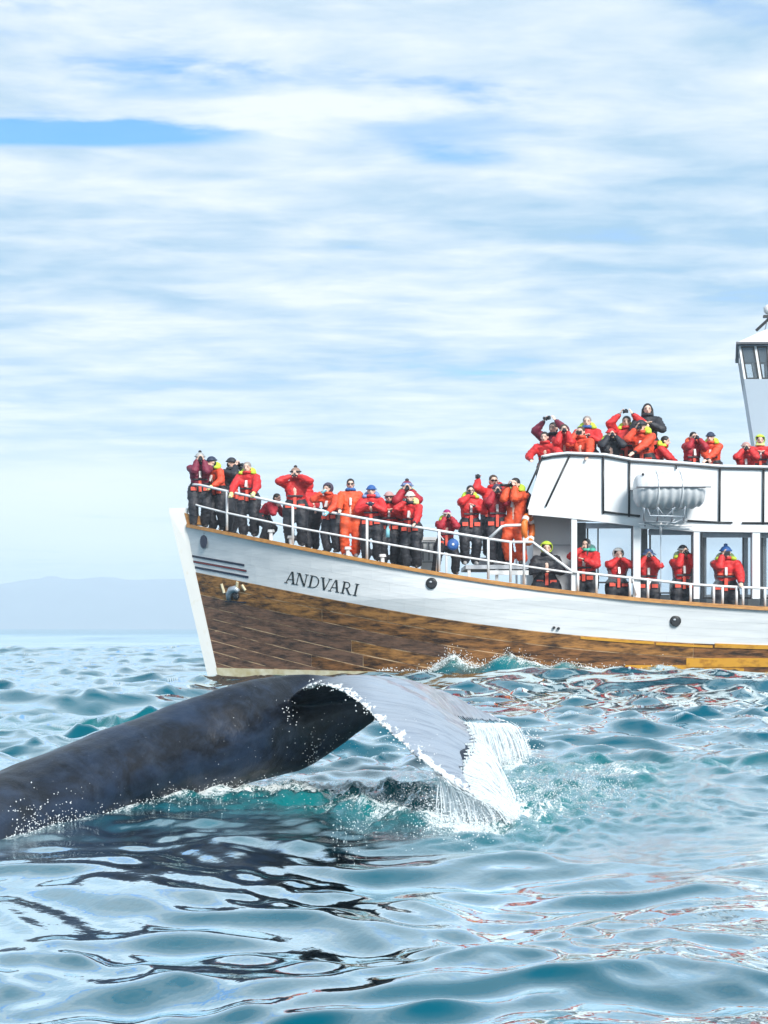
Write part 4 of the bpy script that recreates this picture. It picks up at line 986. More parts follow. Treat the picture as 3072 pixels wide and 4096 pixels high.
# ------------------------------------------------------------------ people
def cloth(name, col, d=.35, rough=.62): return mat(name, col, rough, vs=9, col2=tuple(c*(1-d) for c in col), bump=.4, bs=22)
PM = dict(red=cloth('red_cloth', (.74, .026, .028)), orangered=cloth('orange_red_cloth', (.86, .085, .03)), orange=cloth('orange_cloth', (.88, .105, .025)), dred=cloth('dark_red_cloth', (.46, .012, .03)), maroon=cloth('maroon_cloth', (.22, .015, .05)),
    black=cloth('black_cloth', (.024, .026, .036), .5), navy=cloth('navy_cloth', (.02, .035, .08)), purple=cloth('purple_cloth', (.07, .05, .09)), lime=cloth('lime_cloth', (.62, .85, .06)), paleyellow=cloth('pale_yellow', (.85, .88, .35)),
    blue=cloth('blue_cloth', (.03, .13, .42)), lblue=cloth('light_blue_cloth', (.22, .33, .62)), cyan=cloth('cyan_cloth', (.30, .70, .80)), teal=cloth('teal_cloth', (.10, .62, .45)), white=cloth('white_cloth', (.78, .76, .72), .2), grey=cloth('grey_knit', (.42, .44, .44)),
    brown=cloth('brown_knit', (.34, .22, .17)), pink=cloth('pink_knit', (.62, .36, .34)), magenta=cloth('magenta_knit', (.42, .015, .16)), hair=mat('dark_hair', (.018, .013, .011), .5), hairb=mat('brown_hair', (.07, .04, .022), .5), ghair=mat('grey_hair', (.32, .29, .27), .6),
    strip=mat('reflective_strip', (.80, .80, .80), .3), patch=cloth('orange_patch', (.78, .10, .06), .2), glass=mat('sunglasses', (.008, .008, .01), .12), cam=mat('camera_black', (.015, .015, .018), .35), camlens=mat('lens', (.03, .035, .05), .08), redcam=cloth('red_cloth_bag', (.5, .03, .05)), boot=mat('boot_leather', (.03, .028, .03), .5), shoe=mat('pale_shoe', (.5, .5, .5), .6))
skin_m = mat('skin', (.82, .56, .45), .5, var=.06, vs=20, attr='tone')
def ik(a, c, l1, l2, pole):
    d = c-a; L_ = min(d.length, (l1+l2)*.995); dn = d.normalized(); c = a+dn*L_
    x = (l1*l1-l2*l2+L_*L_)/(2*L_); h = math.sqrt(max(l1*l1-x*x, 0)); p = pole-dn*pole.dot(dn)
    p = p.normalized() if p.length > 1e-4 else Vector((0, 0, -1)); return a+dn*x+p*h, c
def rot3(yaw, pitch, roll=0): return (Matrix.Rotation(yaw, 3, 'Z') @ Matrix.Rotation(pitch, 3, 'X') @ Matrix.Rotation(roll, 3, 'Y'))
PEOPLE = []
def skeleton(p):
    J = {}; lean = R(p.get('lean', 4)); cr_ = p.get('crouch', 0)
    hz_ = .93-cr_; tw = p.get('back', .0)+lean*.12
    J['hip'] = V(0, tw, hz_); d = V(0, -math.sin(lean), math.cos(lean)); J['d'] = d
    J['waist'] = J['hip']+d*.14; J['chest'] = J['hip']+d*.34; J['sh'] = J['hip']+d*.49; J['neck'] = J['hip']+d*.56
    hl = lean*.45; hd = V(0, -math.sin(hl), math.cos(hl)); J['head'] = J['neck']+hd*.135+V(0, -.015, 0)
    J['hm'] = rot3(R(p.get('hyaw', 0)), R(p.get('hpitch', 4))+hl*.3, R(p.get('hroll', 0)))
    st = p.get('stance', .11); elb = p.get('elb', .12+.5*((p['px']*7) % 10)/10)
    for s_, n_ in ((-1, 'L'), (1, 'R')):
        hp_ = J['hip']+V(s_*.095, 0, -.02); an = V(s_*st, tw*.2+s_*.04, .085); kn, an = ik(hp_, an, .44, .42, V(s_*.25, -1, 0)); J['h'+n_], J['k'+n_], J['a'+n_] = hp_, kn, an
        sh = J['sh']+V(s_*.185, 0, -.02); J['s'+n_] = sh
        pose = p.get('pose', 'down'); hc = J['head']; M_ = J['hm']
        if isinstance(pose, tuple): pose_ = pose[0 if s_ < 0 else 1]
        else: pose_ = pose
        if pose_ == 'camera': tg = hc+M_ @ V(s_*.075, -.165, -.045); pole = V(s_*elb, -.25, -.85)
        elif pose_ == 'up': tg = hc+V(s_*.13, -.16, .14); pole = V(s_*1, -.3, -.5)
        elif pose_ == 'side': tg = hc+V(-.30, -.05, .03); pole = V(s_*.3, -.6, -.8)
        elif pose_ == 'rail': tg = V(s_*.24, -.46, p.get('railz', .99)); pole = V(s_*.9, .4, -.4)
        elif pose_ == 'lean': tg = V(-s_*.02, -.50, p.get('railz', 1.02)); pole = V(s_*1, .1, -.3)
        elif pose_ == 'chest': tg = J['chest']+V(s_*.05, -.26, .02); pole = V(s_*.9, .2, -.6)
        elif pose_ == 'mouth': tg = hc+V(s_*.045, -.15, -.10); pole = V(s_*.9, -.1, -.8)
        elif pose_ == 'hold': tg = J['waist']+V(s_*.10, -.30, .06); pole = V(s_*.8, .6, -.3)
        else: tg = J['hip']+V(s_*.27, -.06, -.12); pole = V(s_*.3, 1, 0)
        el_, wr = ik(sh, tg, .285, .255, pole); J['e'+n_], J['w'+n_] = el_, wr; J['p'+n_] = pose_
    return J
def limb(mb, a, b, r0, r1, **k): mb.rc(a, r0, b, r1, **k)
def make_person(p):
    J = skeleton(p); hc = J['head']; M_ = J['hm']; edge = p['Y']
    top_local = (hc+M_ @ V(0, 0, .135)).z
    head_l = hc+M_ @ V(0, 0, .12)
    rz = R(p.get('face', 0)); hr = Matrix.Rotation(rz, 3, 'Z')
    tgt = W(p['px'], p['py'], p['Y'])
    fz = p.get('floor'); x0 = tgt.x
    if fz is None: fz = deck_z(x0)
    elif fz == 'U': fz = FLOOR
    elif fz == 'P': fz = 2.58
    elif fz == 'H': fz = 2.80
    fz += p.get('step', 0)
    sc_ = (tgt.z-fz)/top_local
    if not .84 < sc_ < 1.14: print('SCALE', p['px'], p['py'], round(sc_, 2))
    s1 = min(max(sc_, .84), 1.12)
    off = hr @ (Vector((head_l.x, head_l.y, 0))*s1)
    root = empty('person', (tgt.x-off.x, tgt.y-off.y, tgt.z-top_local*s1), rz, label=p['label'], cat='person', group='people on the boat'); bw = 1.04+.16*((p['px']*13) % 17)/17; root.scale = (s1*bw, s1*1.08, s1)
    J['root'] = root; J['s1'] = s1
    # body: one skin from head to feet, hands with five fingers
    mb = MB()
    mb.ell(hc+M_ @ V(0, .008, .035), (.077, .098, .095), M_, 14, 10); mb.ell(hc+M_ @ V(0, -.022, -.045), (.058, .068, .072), M_); mb.ell(hc+M_ @ V(0, -.050, -.095), (.028, .026, .024), M_)
    mb.rc(hc+M_ @ V(0, -.085, .015), .013, hc+M_ @ V(0, -.112, -.022), .017, 8)
    for s_ in (-1, 1): mb.ell(hc+M_ @ V(s_*.078, .012, -.005), (.016, .022, .032), M_, 8, 6)
    mb.rc(hc+M_ @ V(0, .015, -.05), .052, J['neck']-J['d']*.05, .062)
    mb.rc(J['hip'], .13, J['chest'], .13); mb.rc(J['chest']+V(-.08, 0, .05), .10, J['chest']+V(.08, 0, .05), .10)
    for n_, s_ in (('L', -1), ('R', 1)):
        mb.rc(J['neck']-J['d']*.06, .05, J['s'+n_], .062); limb(mb, J['s'+n_], J['e'+n_], .05, .042); limb(mb, J['e'+n_], J['w'+n_], .042, .028)
        limb(mb, J['h'+n_], J['k'+n_], .085, .055); limb(mb, J['k'+n_], J['a'+n_], .055, .038); limb(mb, J['a'+n_], J['a'+n_]+V(s_*.02, -.14, -.045), .038, .03)
        w_ = J['w'+n_]; fd = (w_-J['e'+n_]).normalized()
        po = J['p'+n_]
        if po in ('camera', 'mouth', 'up'): fd = (fd*.35+V(-s_*.35, -.2, .75)).normalized(); curl = V(-s_*.6, .1, .15)
        elif po == 'rail': fd = (fd*.6+V(0, -.5, -.1)).normalized(); curl = V(0, -.2, -1)
        else: curl = V(-s_*.5, -.1, -.6)
        sd2 = fd.cross(curl); sd2 = sd2.normalized() if sd2.length > .01 else V(1, 0, 0)
        pc_ = w_+fd*.045; mb.ell(pc_, (.040, .018, .046), Matrix((sd2, fd.cross(sd2)*-1, fd)).transposed(), 10, 6)
        for k in range(4):
            b_ = w_+fd*.078+sd2*(-.030+.020*k); ln = (.036, .042, .040, .032)[k]; m1 = b_+fd*ln+curl*.006; m2 = m1+(fd*.45+curl*.8).normalized()*ln*.85
            mb.rc(b_-fd*.012, .0105, m1, .010, 6); mb.rc(m1, .010, m2, .0088, 6)
        tb_ = w_+fd*.03+sd2*(-.034 if s_*sd2.x > 0 else .034); mb.rc(tb_, .012, tb_+fd*.042+curl*.02+(tb_-pc_).normalized()*.012, .010, 6)
    hcl = np.array(hc); Mi = np.array(M_.transposed())
    def post(o, me):
        c = get_co(me); q = (c-hcl)@Mi.T; tone = np.ones((len(c), 3), np.float32)*p.get('tone', 1.0)
        fr = q[:, 1] < -.03
        def dk(cx, cz, rx, rz_, colr):
            for sx_ in ((-1, 1) if cx else (1,)):
                m_ = np.exp(-(((q[:, 0]-sx_*cx)/rx)**2+((q[:, 2]-cz)/rz_)**2))*fr; m_ = np.clip(m_*1.3, 0, 1)[:, None]; tone[:] = tone*(1-m_)+tone*np.array(colr)*m_
        dk(.033, .018, .017, .010, (.12, .10, .10)); dk(.035, .045, .024, .007, (.35, .28, .25)); dk(0, -.062, .026, .009, (.75, .32, .32)); dk(.048, -.025, .022, .025, (1.05, .85, .82))
        if p.get('beard'): dk(0, -.085, .055, .04, (.22, .17, .14))
        set_attr(me, 'tone', tone)
    organic(mb, 'body', skin_m, root, .0165, 2, post, .4)
    suit = p.get('suit', 'red'); J['suit'] = suit
    up_m = {'red': 'red', 'orange': 'orange', 'orangered': 'orangered', 'dark': 'black', 'maroon': 'maroon', 'dred': 'dred', 'navy': 'black'}[suit]; lo_m = 'orange' if suit == 'orange' else 'black'
    seed = p['px']*.37
    def puff(o, me):
        c = get_co(me); nr_ = np.empty(len(me.vertices)*3, np.float32); me.vertices.foreach_get('normal', nr_); nr_ = nr_.reshape(-1, 3)
        d = np.array([.022*abs(noise.noise(Vector((a*9+seed, b_*9, c_*17))))+.010*noise.noise(Vector((a*24, b_*24+seed, c_*30))) for a, b_, c_ in c])
        me.vertices.foreach_set('co', (c+nr_*(d-.005)[:, None]).astype(np.float32).ravel())
    # jacket
    mb = MB(); d = J['d']; hw = .135
    mb.rc(J['waist']+V(-.045, 0, 0)-d*.03, hw, J['chest']+V(-.07, 0, 0), .135); mb.rc(J['waist']+V(.045, 0, 0)-d*.03, hw, J['chest']+V(.07, 0, 0), .135)
    mb.rc(J['chest']+V(-.10, 0, .04), .12, J['chest']+V(.10, 0, .04), .12); mb.rc(J['sL']-V(-.03, 0, 0), .088, J['sR']-V(.03, 0, 0), .088)
    mb.rc(J['neck']-d*.05, .098, J['neck']-d*.005+V(0, .015, 0), .082)
    for n_ in 'LR':
        limb(mb, J['s'+n_], J['e'+n_], .094, .090); limb(mb, J['e'+n_], J['e'+n_].lerp(J['w'+n_], .86), .090, .062)
    organic(mb, 'jacket', PM[up_m], root, .022, 3, puff)
    # lower jacket and trousers
    mb = MB(); mb.rc(J['hip']+V(-.07, 0, -.12), .150, J['waist']+V(-.06, 0, -.05), .136); mb.rc(J['hip']+V(.07, 0, -.12), .150, J['waist']+V(.06, 0, -.05), .136)
    for q_ in 'LR': mb.rc(J['h'+q_]+V(0, 0, .0), .150, J['h'+q_].lerp(J['k'+q_], .45), .150)
    if lo_m != 'orange': mb.rc(J['waist']+V(-.04, -.0, 0), .132, J['waist']+V(.04, 0, .0)+d*.02, .132)
    for n_ in 'LR': limb(mb, J['h'+n_], J['k'+n_], .135, .112); limb(mb, J['k'+n_], J['a'+n_]+V(0, 0, .03), .112, .098)
    organic(mb, 'trousers', PM[lo_m], root, .024, 3, puff)
    for n_, s_ in (('L', -1), ('R', 1)): organic(MB().rc(J['a'+n_]+V(0, .01, -.015), .054, J['a'+n_]+V(s_*.02, -.13, -.045), .042), 'boot', PM[p.get('shoe', 'boot')], root, .02, 2)
    # front details
    def plate(c_, w_, h_, m_, name, depth=.02, tilt=None):
        MB().box(c_, (w_, depth, h_), Matrix.Rotation(-R(p.get('lean', 4)) if tilt is None else tilt, 3, 'X')).build(name, PM[m_], root)
    if suit != 'dark' and (int(p['px']) % 3 or suit == 'orange'): plate(J['chest']+V(.0, -.158, -.03), .045, .16, 'strip', 'reflective_strip', .03)
    if lo_m != 'orange':
        pc = 'patch'
        plate(J['hip']+V(0, -.190, .03), .06, .26, pc, 'front_flap', .03, 0)
        for s_ in (-1, 1): plate(J['hip']+V(s_*.125, -.178, -.03), .12, .085, pc, 'pocket', .03, 0)
        if suit != 'dark' and p['px'] % 2: plate(J['waist']+V(-.09, -.140, .11), .11, .045, 'orangered', 'pocket', .03); plate(J['waist']+V(.09, -.140, .11), .11, .045, 'orangered', 'pocket', .03)
        plate(J['waist']+V(0, -.155, .055), .30, .03, 'black', 'belt', .03)
    # sleeves' cuffs and gloves
    for n_ in 'LR':
        e_, w_ = J['e'+n_], J['w'+n_]; MB().rc(e_.lerp(w_, .84), .052, e_.lerp(w_, .97), .043, 10).build('cuff', PM['black'], root, True)
        g_ = p.get('gloves')
        if g_:
            fd = (w_-e_).normalized(); gm = MB(); gm.rc(w_-fd*.01, .040, w_+fd*.07, .046, 8)
            for k in range(4): gm.rc(w_+fd*.08+V(-.03+.02*k, 0, 0), .016, w_+fd*.12+V(-.03+.02*k, -.01, -.02), .014, 6)
            gm.rc(w_+fd*.03, .018, w_+fd*.07+V(.045 if n_ == 'L' else -.045, 0, .01), .015, 6)
            gm.build('glove', PM[g_], root, True)
    # hood, collar, scarf
    hood = p.get('hood', 'lime')
    if hood:
        if p.get('hoodup'):
            mb = MB(); mb.ell(hc+M_ @ V(0, .028, .028), (.122, .125, .142), M_, 16, 12); hm = mb.build('hood', PM[hood], root, True)
            bm_del(hm, lambda q: q[1] < -.055 and abs(q[0]) < .088 and q[2] < .085, hc, M_)
        else:
            organic(MB().ell(J['neck']+V(0, .085, .06), (.17, .08, .11)).ell(J['neck']+V(-.13, .0, .015), (.065, .10, .055)).ell(J['neck']+V(.13, .0, .015), (.065, .10, .055)), 'hood', PM[hood], root, .02, 2)
    sc2 = p.get('scarf', 'black' if suit in ('dark', 'maroon') else up_m)
    mb = MB(); cN = J['neck']+V(0, .0, .018)
    mb.tube([cN+V(math.cos(R(a))*.085, math.sin(R(a))*.082, -.01*math.sin(R(a))) for a in range(0, 361, 24)], .034, 8, False); mb.tube([cN+V(math.cos(R(a))*.078, math.sin(R(a))*.075, .022) for a in range(0, 361, 24)], .026, 8, False)
    mb.build('scarf' if 'scarf' in p else 'collar', PM[sc2], root, True)
    # hat or hair
    hat = p.get('hat', ('hair', 'hair'))
    kind, hm_ = hat[0], PM[hat[1]]
    if kind == 'beanie':
        mb = MB().ell(hc+M_ @ V(0, .012, .040), (.097, .115, .112), M_, 16, 12, -.0); o = mb.build('beanie', hm_, root, True)
        MB().tube([hc+M_ @ V(math.cos(R(a))*.096, .012+math.sin(R(a))*.113, .052) for a in range(0, 361, 20)], .018, 8, False).build('beanie_cuff', PM[hat[2]] if len(hat) > 2 and hat[2] else hm_, root, True)
        if len(hat) > 3: MB().ell(hc+M_ @ V(0, .02, .165), (.035,)*3, M_).build('pompom', PM[hat[3]], root, True)
    elif kind == 'bucket':
        MB().ell(hc+M_ @ V(0, .01, .05), (.098, .115, .095), M_, 16, 12, 0).build('hat_crown', hm_, root, True)
        vs = []; n = 20
        for r_, z_ in ((.09, .062), (.155, .012), (.155, .004), (.09, .05)):
            for k in range(n): a = 2*math.pi*k/n; vs.append(hc+M_ @ V(math.cos(a)*r_, .01+math.sin(a)*r_*1.12, z_))
        MB().add(vs, [(j*n+k, j*n+(k+1) % n, ((j+1) % 4)*n+(k+1) % n, ((j+1) % 4)*n+k) for j in range(4) for k in range(n)]).build('hat_brim', hm_, root, True)
    elif kind in ('hair', 'long'):
        mb = MB().ell(hc+M_ @ V(0, .022, .048), (.088, .105, .098), M_, 12, 8).ell(hc+M_ @ V(0, .055, -.01), (.082, .07, .085), M_)
        if kind == 'long': mb.rc(hc+M_ @ V(-.075, .03, .02), .035, hc+M_ @ V(-.085, .02, -.20), .045).rc(hc+M_ @ V(.075, .03, .02), .035, hc+M_ @ V(.085, .02, -.20), .045).rc(hc+M_ @ V(0, .08, 0), .07, hc+M_ @ V(0, .10, -.20), .08)
        organic(mb, 'hair', hm_, root, .018, 2)
    if kind != 'hair' and kind != 'long' and not p.get('hoodup'):
        organic(MB().ell(hc+M_ @ V(0, .055, -.02), (.078, .06, .07), M_), 'hair', PM[p.get('hairc', 'hair')], root, .02, 1)
    if p.get('shades'):
        mb = MB()
        for s_ in (-1, 1): mb.ell(hc+M_ @ V(s_*.036, -.098, .018), (.031, .010, .020), M_, 10, 6); mb.box(hc+M_ @ V(s_*.078, -.035, .022), (.006, .13, .010), M_)
        mb.box(hc+M_ @ V(0, -.104, .022), (.03, .008, .008), M_); mb.build('sunglasses', PM['glass'], root)
    if p.get('pack'):
        organic(MB().ell(J['chest']+V(.10, .21, .0), (.15, .11, .25)).ell(J['chest']+V(.10, .23, -.16), (.13, .10, .12)), 'backpack', PM['navy'], root, .024, 2)
    if p.get('goggles'): MB().box(hc+M_ @ V(0, -.085, .085), (.15, .05, .045), M_).build('goggles', PM['lblue'], root)
    # what the hands hold is a thing of its own
    cm = p.get('cam')
    if cm:
        kind = cm[0]; cen = J['wL'].lerp(J['wR'], .5)
        if J['pL'] != J['pR']: cen = J['wL'] if J['pL'] in ('camera', 'up', 'side', 'mouth') else J['wR']; 
        ctr = {'camera': hc+M_ @ V(0, -.165, -.012), 'up': cen+V(0, -.07, .06), 'side': cen+V(-.05, -.03, .06)}.get(J['pL'] if J['pL'] in ('camera', 'up', 'side') else J['pR'], cen+V(0, -.05, .04))
        wpos = Vector(root.location)+(hr @ (ctr*s1))
        r = empty('camera' if kind != 'phone' else 'phone', wpos, rz+R(p.get('hyaw', 0))+R(p.get('camyaw', 0)), label=cm[1], cat='camera' if kind != 'phone' else 'phone', group='cameras held by the people on the boat')
        if kind == 'slr':
            MB().box((0, 0, 0), (.10, .05, .066)).box((0, 0, .04), (.05, .05, .03)).box((-.055, -.035, -.005), (.035, .03, .09)).build('camera_body', PM['cam'], r)
            ll = cm[2] if len(cm) > 2 else .12
            MB().tube([(0, -.02, -.005), (0, -.04-ll*.5, -.005), (0, -.04-ll, -.005)], [.030, .030, .035], 14).build('lens_barrel', PM['cam'], r, True); MB().tube([(0, -.04-ll, -.005), (0, -.043-ll, -.005)], .028, 14).build('lens_glass', PM['camlens'], r)
        elif kind == 'compact':
            MB().box((0, 0, 0), (.11, .035, .068)).box((-.03, 0, .037), (.02, .02, .008)).build('camera_body', PM['cam'], r); MB().tube([(0, -.01, 0), (0, -.045, 0)], .025, 12).build('lens_barrel', PM['grey'], r); MB().tube([(0, -.045, 0), (0, -.047, 0)], .018, 12).build('lens_glass', PM['camlens'], r)
        elif kind == 'binoculars':
            r['category'] = 'binoculars'; r.name = 'binoculars'; r['group'] = 'binoculars held by people on the boat'
            for s_ in (-1, 1): MB().tube([(s_*.034, .05, 0), (s_*.036, -.02, 0), (s_*.040, -.08, 0)], [.018, .024, .030], 12).build('barrel', PM['cam'], r, True)
            MB().box((0, 0, 0), (.04, .05, .02)).build('hinge', PM['cam'], r)
        else: MB().box((0, 0, 0), (.155, .012, .078)).build('phone_case', PM['cam'], r); MB().tube([(-.055, -.006, .02), (-.055, -.009, .02)], .009, 8).build('lens_glass', PM['camlens'], r)
    return root
def bm_del(o, cond, hc, M_):
    import bmesh
    b = bmesh.new(); b.from_mesh(o.data); Mi = M_.transposed(); kill = [v_ for v_ in b.verts if cond(Mi @ (v_.co-hc))]
    bmesh.ops.delete(b, geom=kill, context='VERTS'); bmesh.ops.solidify(b, geom=b.faces[:], thickness=.012); b.to_mesh(o.data); b.free()
BE = ('beanie',)
def gY(px, d): return hull_pt(px, interp(px, GUN)).y+d
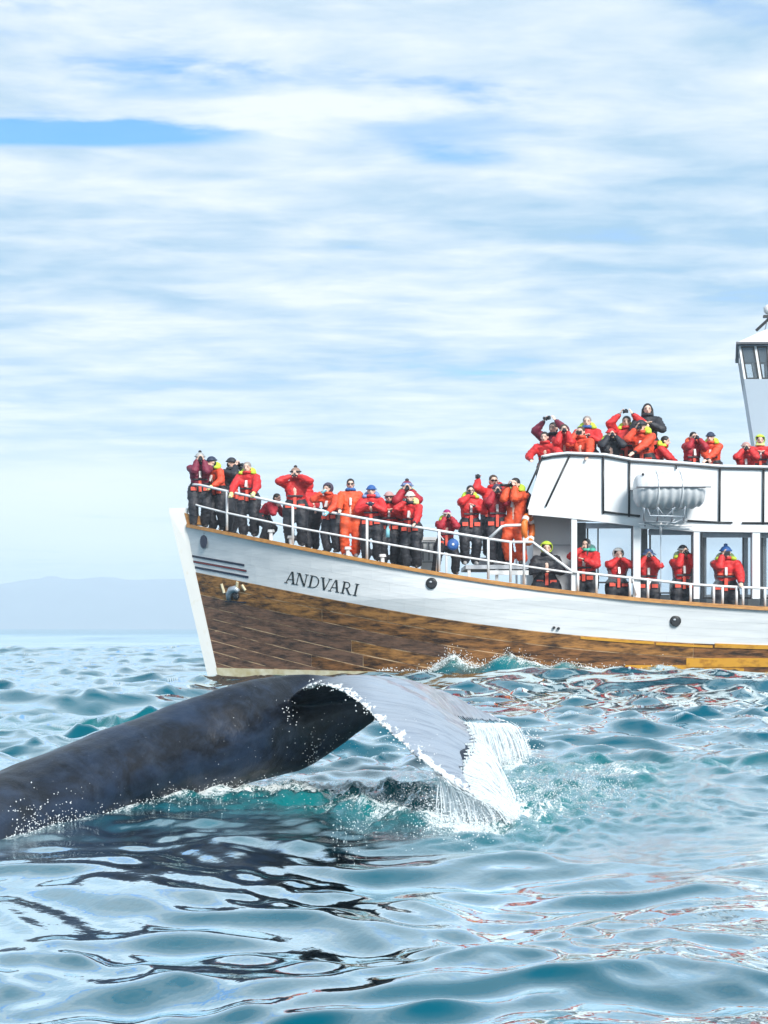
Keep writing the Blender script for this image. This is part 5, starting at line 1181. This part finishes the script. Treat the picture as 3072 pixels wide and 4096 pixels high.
P_ = [
 # foredeck, from the bow aft
 dict(px=800, py=1812, Y=35.75, face=10, pose='camera', lean=14, suit='maroon', hood=None, hat=('beanie', 'grey', 'grey', 'black'), cam=('slr', 'dark camera held to the face by the pompom-hatted person at the bow', .10), label='person in grey bobble hat and maroon jacket photographing at the very bow'),
 dict(px=845, py=1828, Y=36.0, face=-35, pose='rail', lean=24, hyaw=-20, suit='orangered', hood='lime', hat=('beanie', 'navy'), gloves='paleyellow', scarf='navy', label='person in dark navy cap and red jacket leaning on the bow rail with yellow gloves'),
 dict(px=928, py=1832, Y=36.35, face=55, pose='camera', lean=5, suit='dark', hood=None, hat=('beanie', 'black'), cam=('slr', 'dark camera held by the black-capped person in dark clothes', .14), label='person in black cap and dark jacket behind the others near the bow'),
 dict(px=988, py=1848, Y=gY(988, .45), face=-12, pose='rail', lean=16, suit='red', hood='lime', hat=('hair', 'ghair'), gloves='paleyellow', label='grey-haired person in red jacket with open lime hood resting gloved hands on the rail'),
 dict(px=1182, elb=1.3, py=1872, Y=gY(1182, .42), face=-4, pose='camera', lean=6, suit='red', hood=None, hat=('beanie', 'brown', 'black', 'hair'), cam=('compact', 'compact camera held in both hands of the brown-hatted person'), label='person in striped brown beanie and red jacket holding a compact camera, elbows out'),
 dict(px=1232, py=1925, Y=gY(1232, 1.1), face=-150, pose='chest', lean=22, hoodup=True, hood='red', suit='red', label='person bent over in a red hooded jacket behind the brown-hatted photographer'),
 dict(px=1108, py=1975, Y=gY(1108, .8), face=60, pose='chest', lean=52, crouch=.16, suit='dred', hood=None, hat=('hair', 'hair'), label='person stooping low in a dark red jacket left of the brown-hatted photographer'),
 dict(px=1310, py=1935, Y=gY(1310, .40), face=-38, pose=('mouth', 'rail'), lean=18, hoodup=True, hood='purple', suit='orangered', gloves='cyan', label='person with purple hood up and light blue gloves looking left over the rail'),
 dict(px=1402, py=1915, Y=gY(1402, .55), face=2, pose=('rail', 'down'), lean=2, suit='orange', hood=None, hat=('hair', 'hair'), shades=True, scarf='blue', shoe='shoe', label='person in orange suit with blue scarf and black sunglasses standing upright'),
 dict(px=1485, py=1942, Y=gY(1485, .42), face=-5, pose='chest', lean=9, suit='red', hood='lblue', hat=('beanie', 'blue'), gloves='navy', label='person in blue beanie and red jacket with blue collar, hands at the chest'),
 dict(px=1556, py=1968, Y=gY(1556, .75), face=0, pose='chest', lean=8, suit='red', hood=None, hat=('beanie', 'pink'), shades=True, scarf='black', label='person in pink beanie and dark glasses between the blue beanie and white hat'),
 dict(px=1628, py=1926, Y=gY(1628, .95), face=0, pose='camera', lean=4, suit='dred', hood='lime', hat=('beanie', 'maroon', 'lblue', 'hair'), goggles=True, cam=('slr', 'camera raised by the maroon-hatted person behind the white hat', .08), label='person in maroon bobble hat standing behind the white-hatted person'),
 dict(px=1640, py=1968, Y=gY(1640, .40), face=-22, pose=('mouth', 'rail'), lean=13, suit='red', hood='paleyellow', hat=('beanie', 'white'), scarf='black', cam=('compact', 'small dark camera at the cheek of the white-hatted person'), label='person in white hat and red jacket with one hand resting on the rail'),
 dict(px=1788, py=2040, Y=gY(1788, .42), face=8, pose='camera', lean=22, crouch=.10, stance=.24, suit='dred', hood='lime', hat=('beanie', 'magenta', 'white'), cam=('slr', 'camera held by the crouching person in magenta hat', .08), label='person in magenta beanie crouching with spread legs at the rail, aiming a camera'),
 dict(px=1882, floor='P', py=1942, Y=gY(1882, .85), face=5, pose=('mouth', 'chest'), lean=5, suit='red', hood='lime', hat=('hair', 'hair'), hoodup=False, shades=True, cam=('phone', 'phone near the mouth of the sunglasses wearer amidships'), shoe='shoe', label='person in sunglasses and lime-hooded red jacket left of the tall photographer'),
 dict(px=1974, py=1900, Y=gY(1974, 1.75), floor='H', face=8, pose=('side', 'camera'), lean=2, suit='red', hood=None, hat=('hair', 'hairb'), shades=True, cam=('slr', 'camera raised beside the head of the tall dark-haired person', .05), label='tall dark-haired person in sunglasses raising a camera beside the head'),
 dict(px=1988, floor='P', py=1938, Y=gY(1988, .75), face=0, pose='camera', lean=6, suit='dred', hood=None, hat=('beanie', 'purple'), cam=('slr', 'camera held by the purple-hatted person in front of the tall one', .10), label='person in purple hat and dark red jacket in front of the tall photographer'),
 dict(px=2060, floor='P', py=1912, Y=gY(2060, .60), face=-32, pose='camera', lean=3, suit='orange', hood='lime', hat=('hair', 'hair'), pack=True, cam=('slr', 'large long-lensed camera held by the photographer in the full orange suit', .26), camyaw=-30, label='person in full orange suit with navy backpack aiming a long lens to the left'),
 # main deck
 dict(px=2186, py=2170, Y=34.0, face=0, pose='hold', lean=12, crouch=.20, stance=.2, suit='dark', hood='lime', hoodup=True, gloves='black', label='person in dark suit with lime hood up sitting low by the deckhouse'),
 dict(px=2344, py=2155, Y=34.0, face=-28, pose=('mouth', 'chest'), lean=3, suit='red', hood='teal', hat=('hair', 'hair'), scarf='teal', label='dark-haired person in red jacket with teal collar by the first window'),
 dict(px=2474, py=2196, Y=33.95, face=4, pose='mouth', lean=14, suit='red', hood='white', hoodup=True, label='person with white hood up, both hands raised to the face, at the side rail'),
 dict(px=2594, py=2196, Y=33.95, face=-6, pose='camera', lean=10, suit='red', hood='lime', hat=('bucket', 'lblue'), cam=('compact', 'camera held under the brim of the light blue bucket hat'), label='person in light blue bucket hat and red jacket at the side rail'),
 dict(px=2732, py=2182, Y=33.95, face=6, pose='camera', lean=8, suit='red', hood='lime', hat=('beanie', 'black', 'grey'), cam=('binoculars', 'binoculars held up by the person in black and grey beanie'), label='person in black and grey beanie looking through binoculars'),
 dict(px=2903, py=2186, Y=33.95, face=-8, pose=('camera', 'rail'), lean=8, railz=.92, suit='red', hood='lime', hat=('beanie', 'blue', 'blue', 'blue'), cam=('phone', 'phone held up by the person in blue bobble hat'), label='person in blue bobble hat holding up a phone, other hand on the rail'),
 # upper deck
 dict(px=2178, py=1728, Y=33.95, floor='U', face=-20, pose='rail', lean=30, suit='red', hood=None, hat=('hair', 'hair'), railz=1.0, label='dark-haired person in red at the forward corner of the upper deck'),
 dict(px=2212, py=1690, Y=34.5, floor='U', face=-30, pose='up', lean=8, suit='maroon', hood=None, hat=('hair', 'hair'), cam=('slr', 'black camera held up at the forward corner of the upper deck', .10), camyaw=-40, label='person holding a black camera above the others at the upper deck corner'),
 dict(px=2256, py=1697, Y=34.1, floor='U', face=-5, pose='camera', lean=10, suit='red', hood=None, hat=('hair', 'hairb'), cam=('slr', 'camera held by the brown-haired person at the upper deck front rail', .12), label='brown-haired person in red aiming a camera, second along the upper deck rail'),
 dict(px=2322, py=1706, Y=34.0, floor='U', face=-25, pose=('camera', 'rail'), lean=14, suit='orangered', hood=None, hat=('hair', 'hairb'), cam=('phone', 'phone held sideways by the orange-red jacket below the blue scarf'), label='person in orange-red jacket leaning over the rail before the blue scarf'),
 dict(px=2348, py=1664, Y=34.6, floor='U', step=.18, face=-12, pose='chest', lean=3, suit='red', hood='lime', hat=('hair', 'ghair'), scarf='blue', label='grey-haired person with blue scarf and lime hood on the upper deck'),
 dict(px=2444, py=1716, Y=34.0, floor='U', face=0, pose='camera', lean=14, suit='dark', hood='lime', hat=('beanie', 'red'), cam=('slr', 'camera held by the red-hatted person in a dark vest', .08), label='person in red hat and dark vest leaning on the upper rail'),
 dict(px=2506, py=1664, Y=34.7, floor='U', step=.12, face=-12, pose='up', lean=3, suit='red', hood='lime', hat=('hair', 'hair'), cam=('slr', 'dark camera held highest above the heads on the upper deck', .06), label='dark-haired person in red holding a camera above the head'),
 dict(px=2564, py=1682, Y=34.0, floor='U', face=-30, pose=('camera', 'lean'), lean=20, hyaw=10, suit='orangered', hood='lime', hat=('beanie', 'black'), cam=('slr', 'camera held by the black-hatted person leaning before the long-haired woman', .08), label='person in black hat and orange-red jacket leaning in front of the long-haired woman'),
 dict(px=2590, py=1614, Y=34.5, floor='U', step=.42, face=-8, pose='chest', lean=3, suit='dark', hood=None, hat=('long', 'hair'), label='smiling woman with long dark hair and black jacket standing tallest on the upper deck'),
 dict(px=2662, py=1745, Y=34.2, floor='U', face=70, pose='lean', lean=28, suit='red', hood='lime', hat=('hair', 'hair'), label='person in red turned away beside the long-haired woman'),
 dict(px=2774, py=1728, Y=34.05, floor='U', face=10, pose='camera', lean=12, suit='dred', hood='orange', hat=('hair', 'hair'), cam=('slr', 'round-lensed camera pointed by the person with orange hood', .08), label='dark-haired person with orange hood aiming a camera at the viewer'),
 dict(px=2842, py=1730, Y=34.0, floor='U', face=-25, pose='lean', lean=22, suit='orangered', hood='lime', hat=('beanie', 'navy'), label='person in navy beanie folding both arms over the upper rail'),
 dict(px=2984, py=1770, Y=34.05, floor='U', face=-10, pose='camera', lean=18, crouch=.18, suit='red', hood=None, hat=('beanie', 'pink'), cam=('slr', 'black camera held upright by the pink-hatted person below the wheelhouse', .05), label='person in pink hat with a camera below the wheelhouse'),
 dict(px=3040, py=1742, Y=34.3, floor='U', face=-6, pose='chest', lean=10, suit='red', hood='lime', hoodup=True, scarf='paleyellow', beard=True, label='bearded person with lime hood up below the wheelhouse'),
]
for p in P_: make_person(p)
# things carried at the belt
ph = W(1812, 2178, gY(1812, .15)); r = empty('belt_pouch', ph, label='round blue pouch hanging at the hip of the magenta-hatted person', cat='pouch')
MB().tube([(0, .05, 0), (0, -.02, 0), (0, -.05, 0)], [.13, .13, .08], 16).build('pouch', PM['blue'], r, True); MB().ell((0, -.05, 0), (.03, .012, .03)).build('badge', PM['white'], r, True)
bt = W(1551, 2128, gY(1551, .16)); r = empty('bottle', bt, label='pale cyan bottle hanging by the rail below the pink beanie', cat='bottle')
MB().tube([(0, 0, -.12), (0, 0, .06), (0, 0, .10), (.02, 0, .15)], [.045, .045, .022, .02], 10).build('flask', PM['cyan'], r, True); MB().tube([(.02, 0, .14), (.025, 0, .18)], .024, 8).build('cap', PM['white'], r)
flush_remesh()
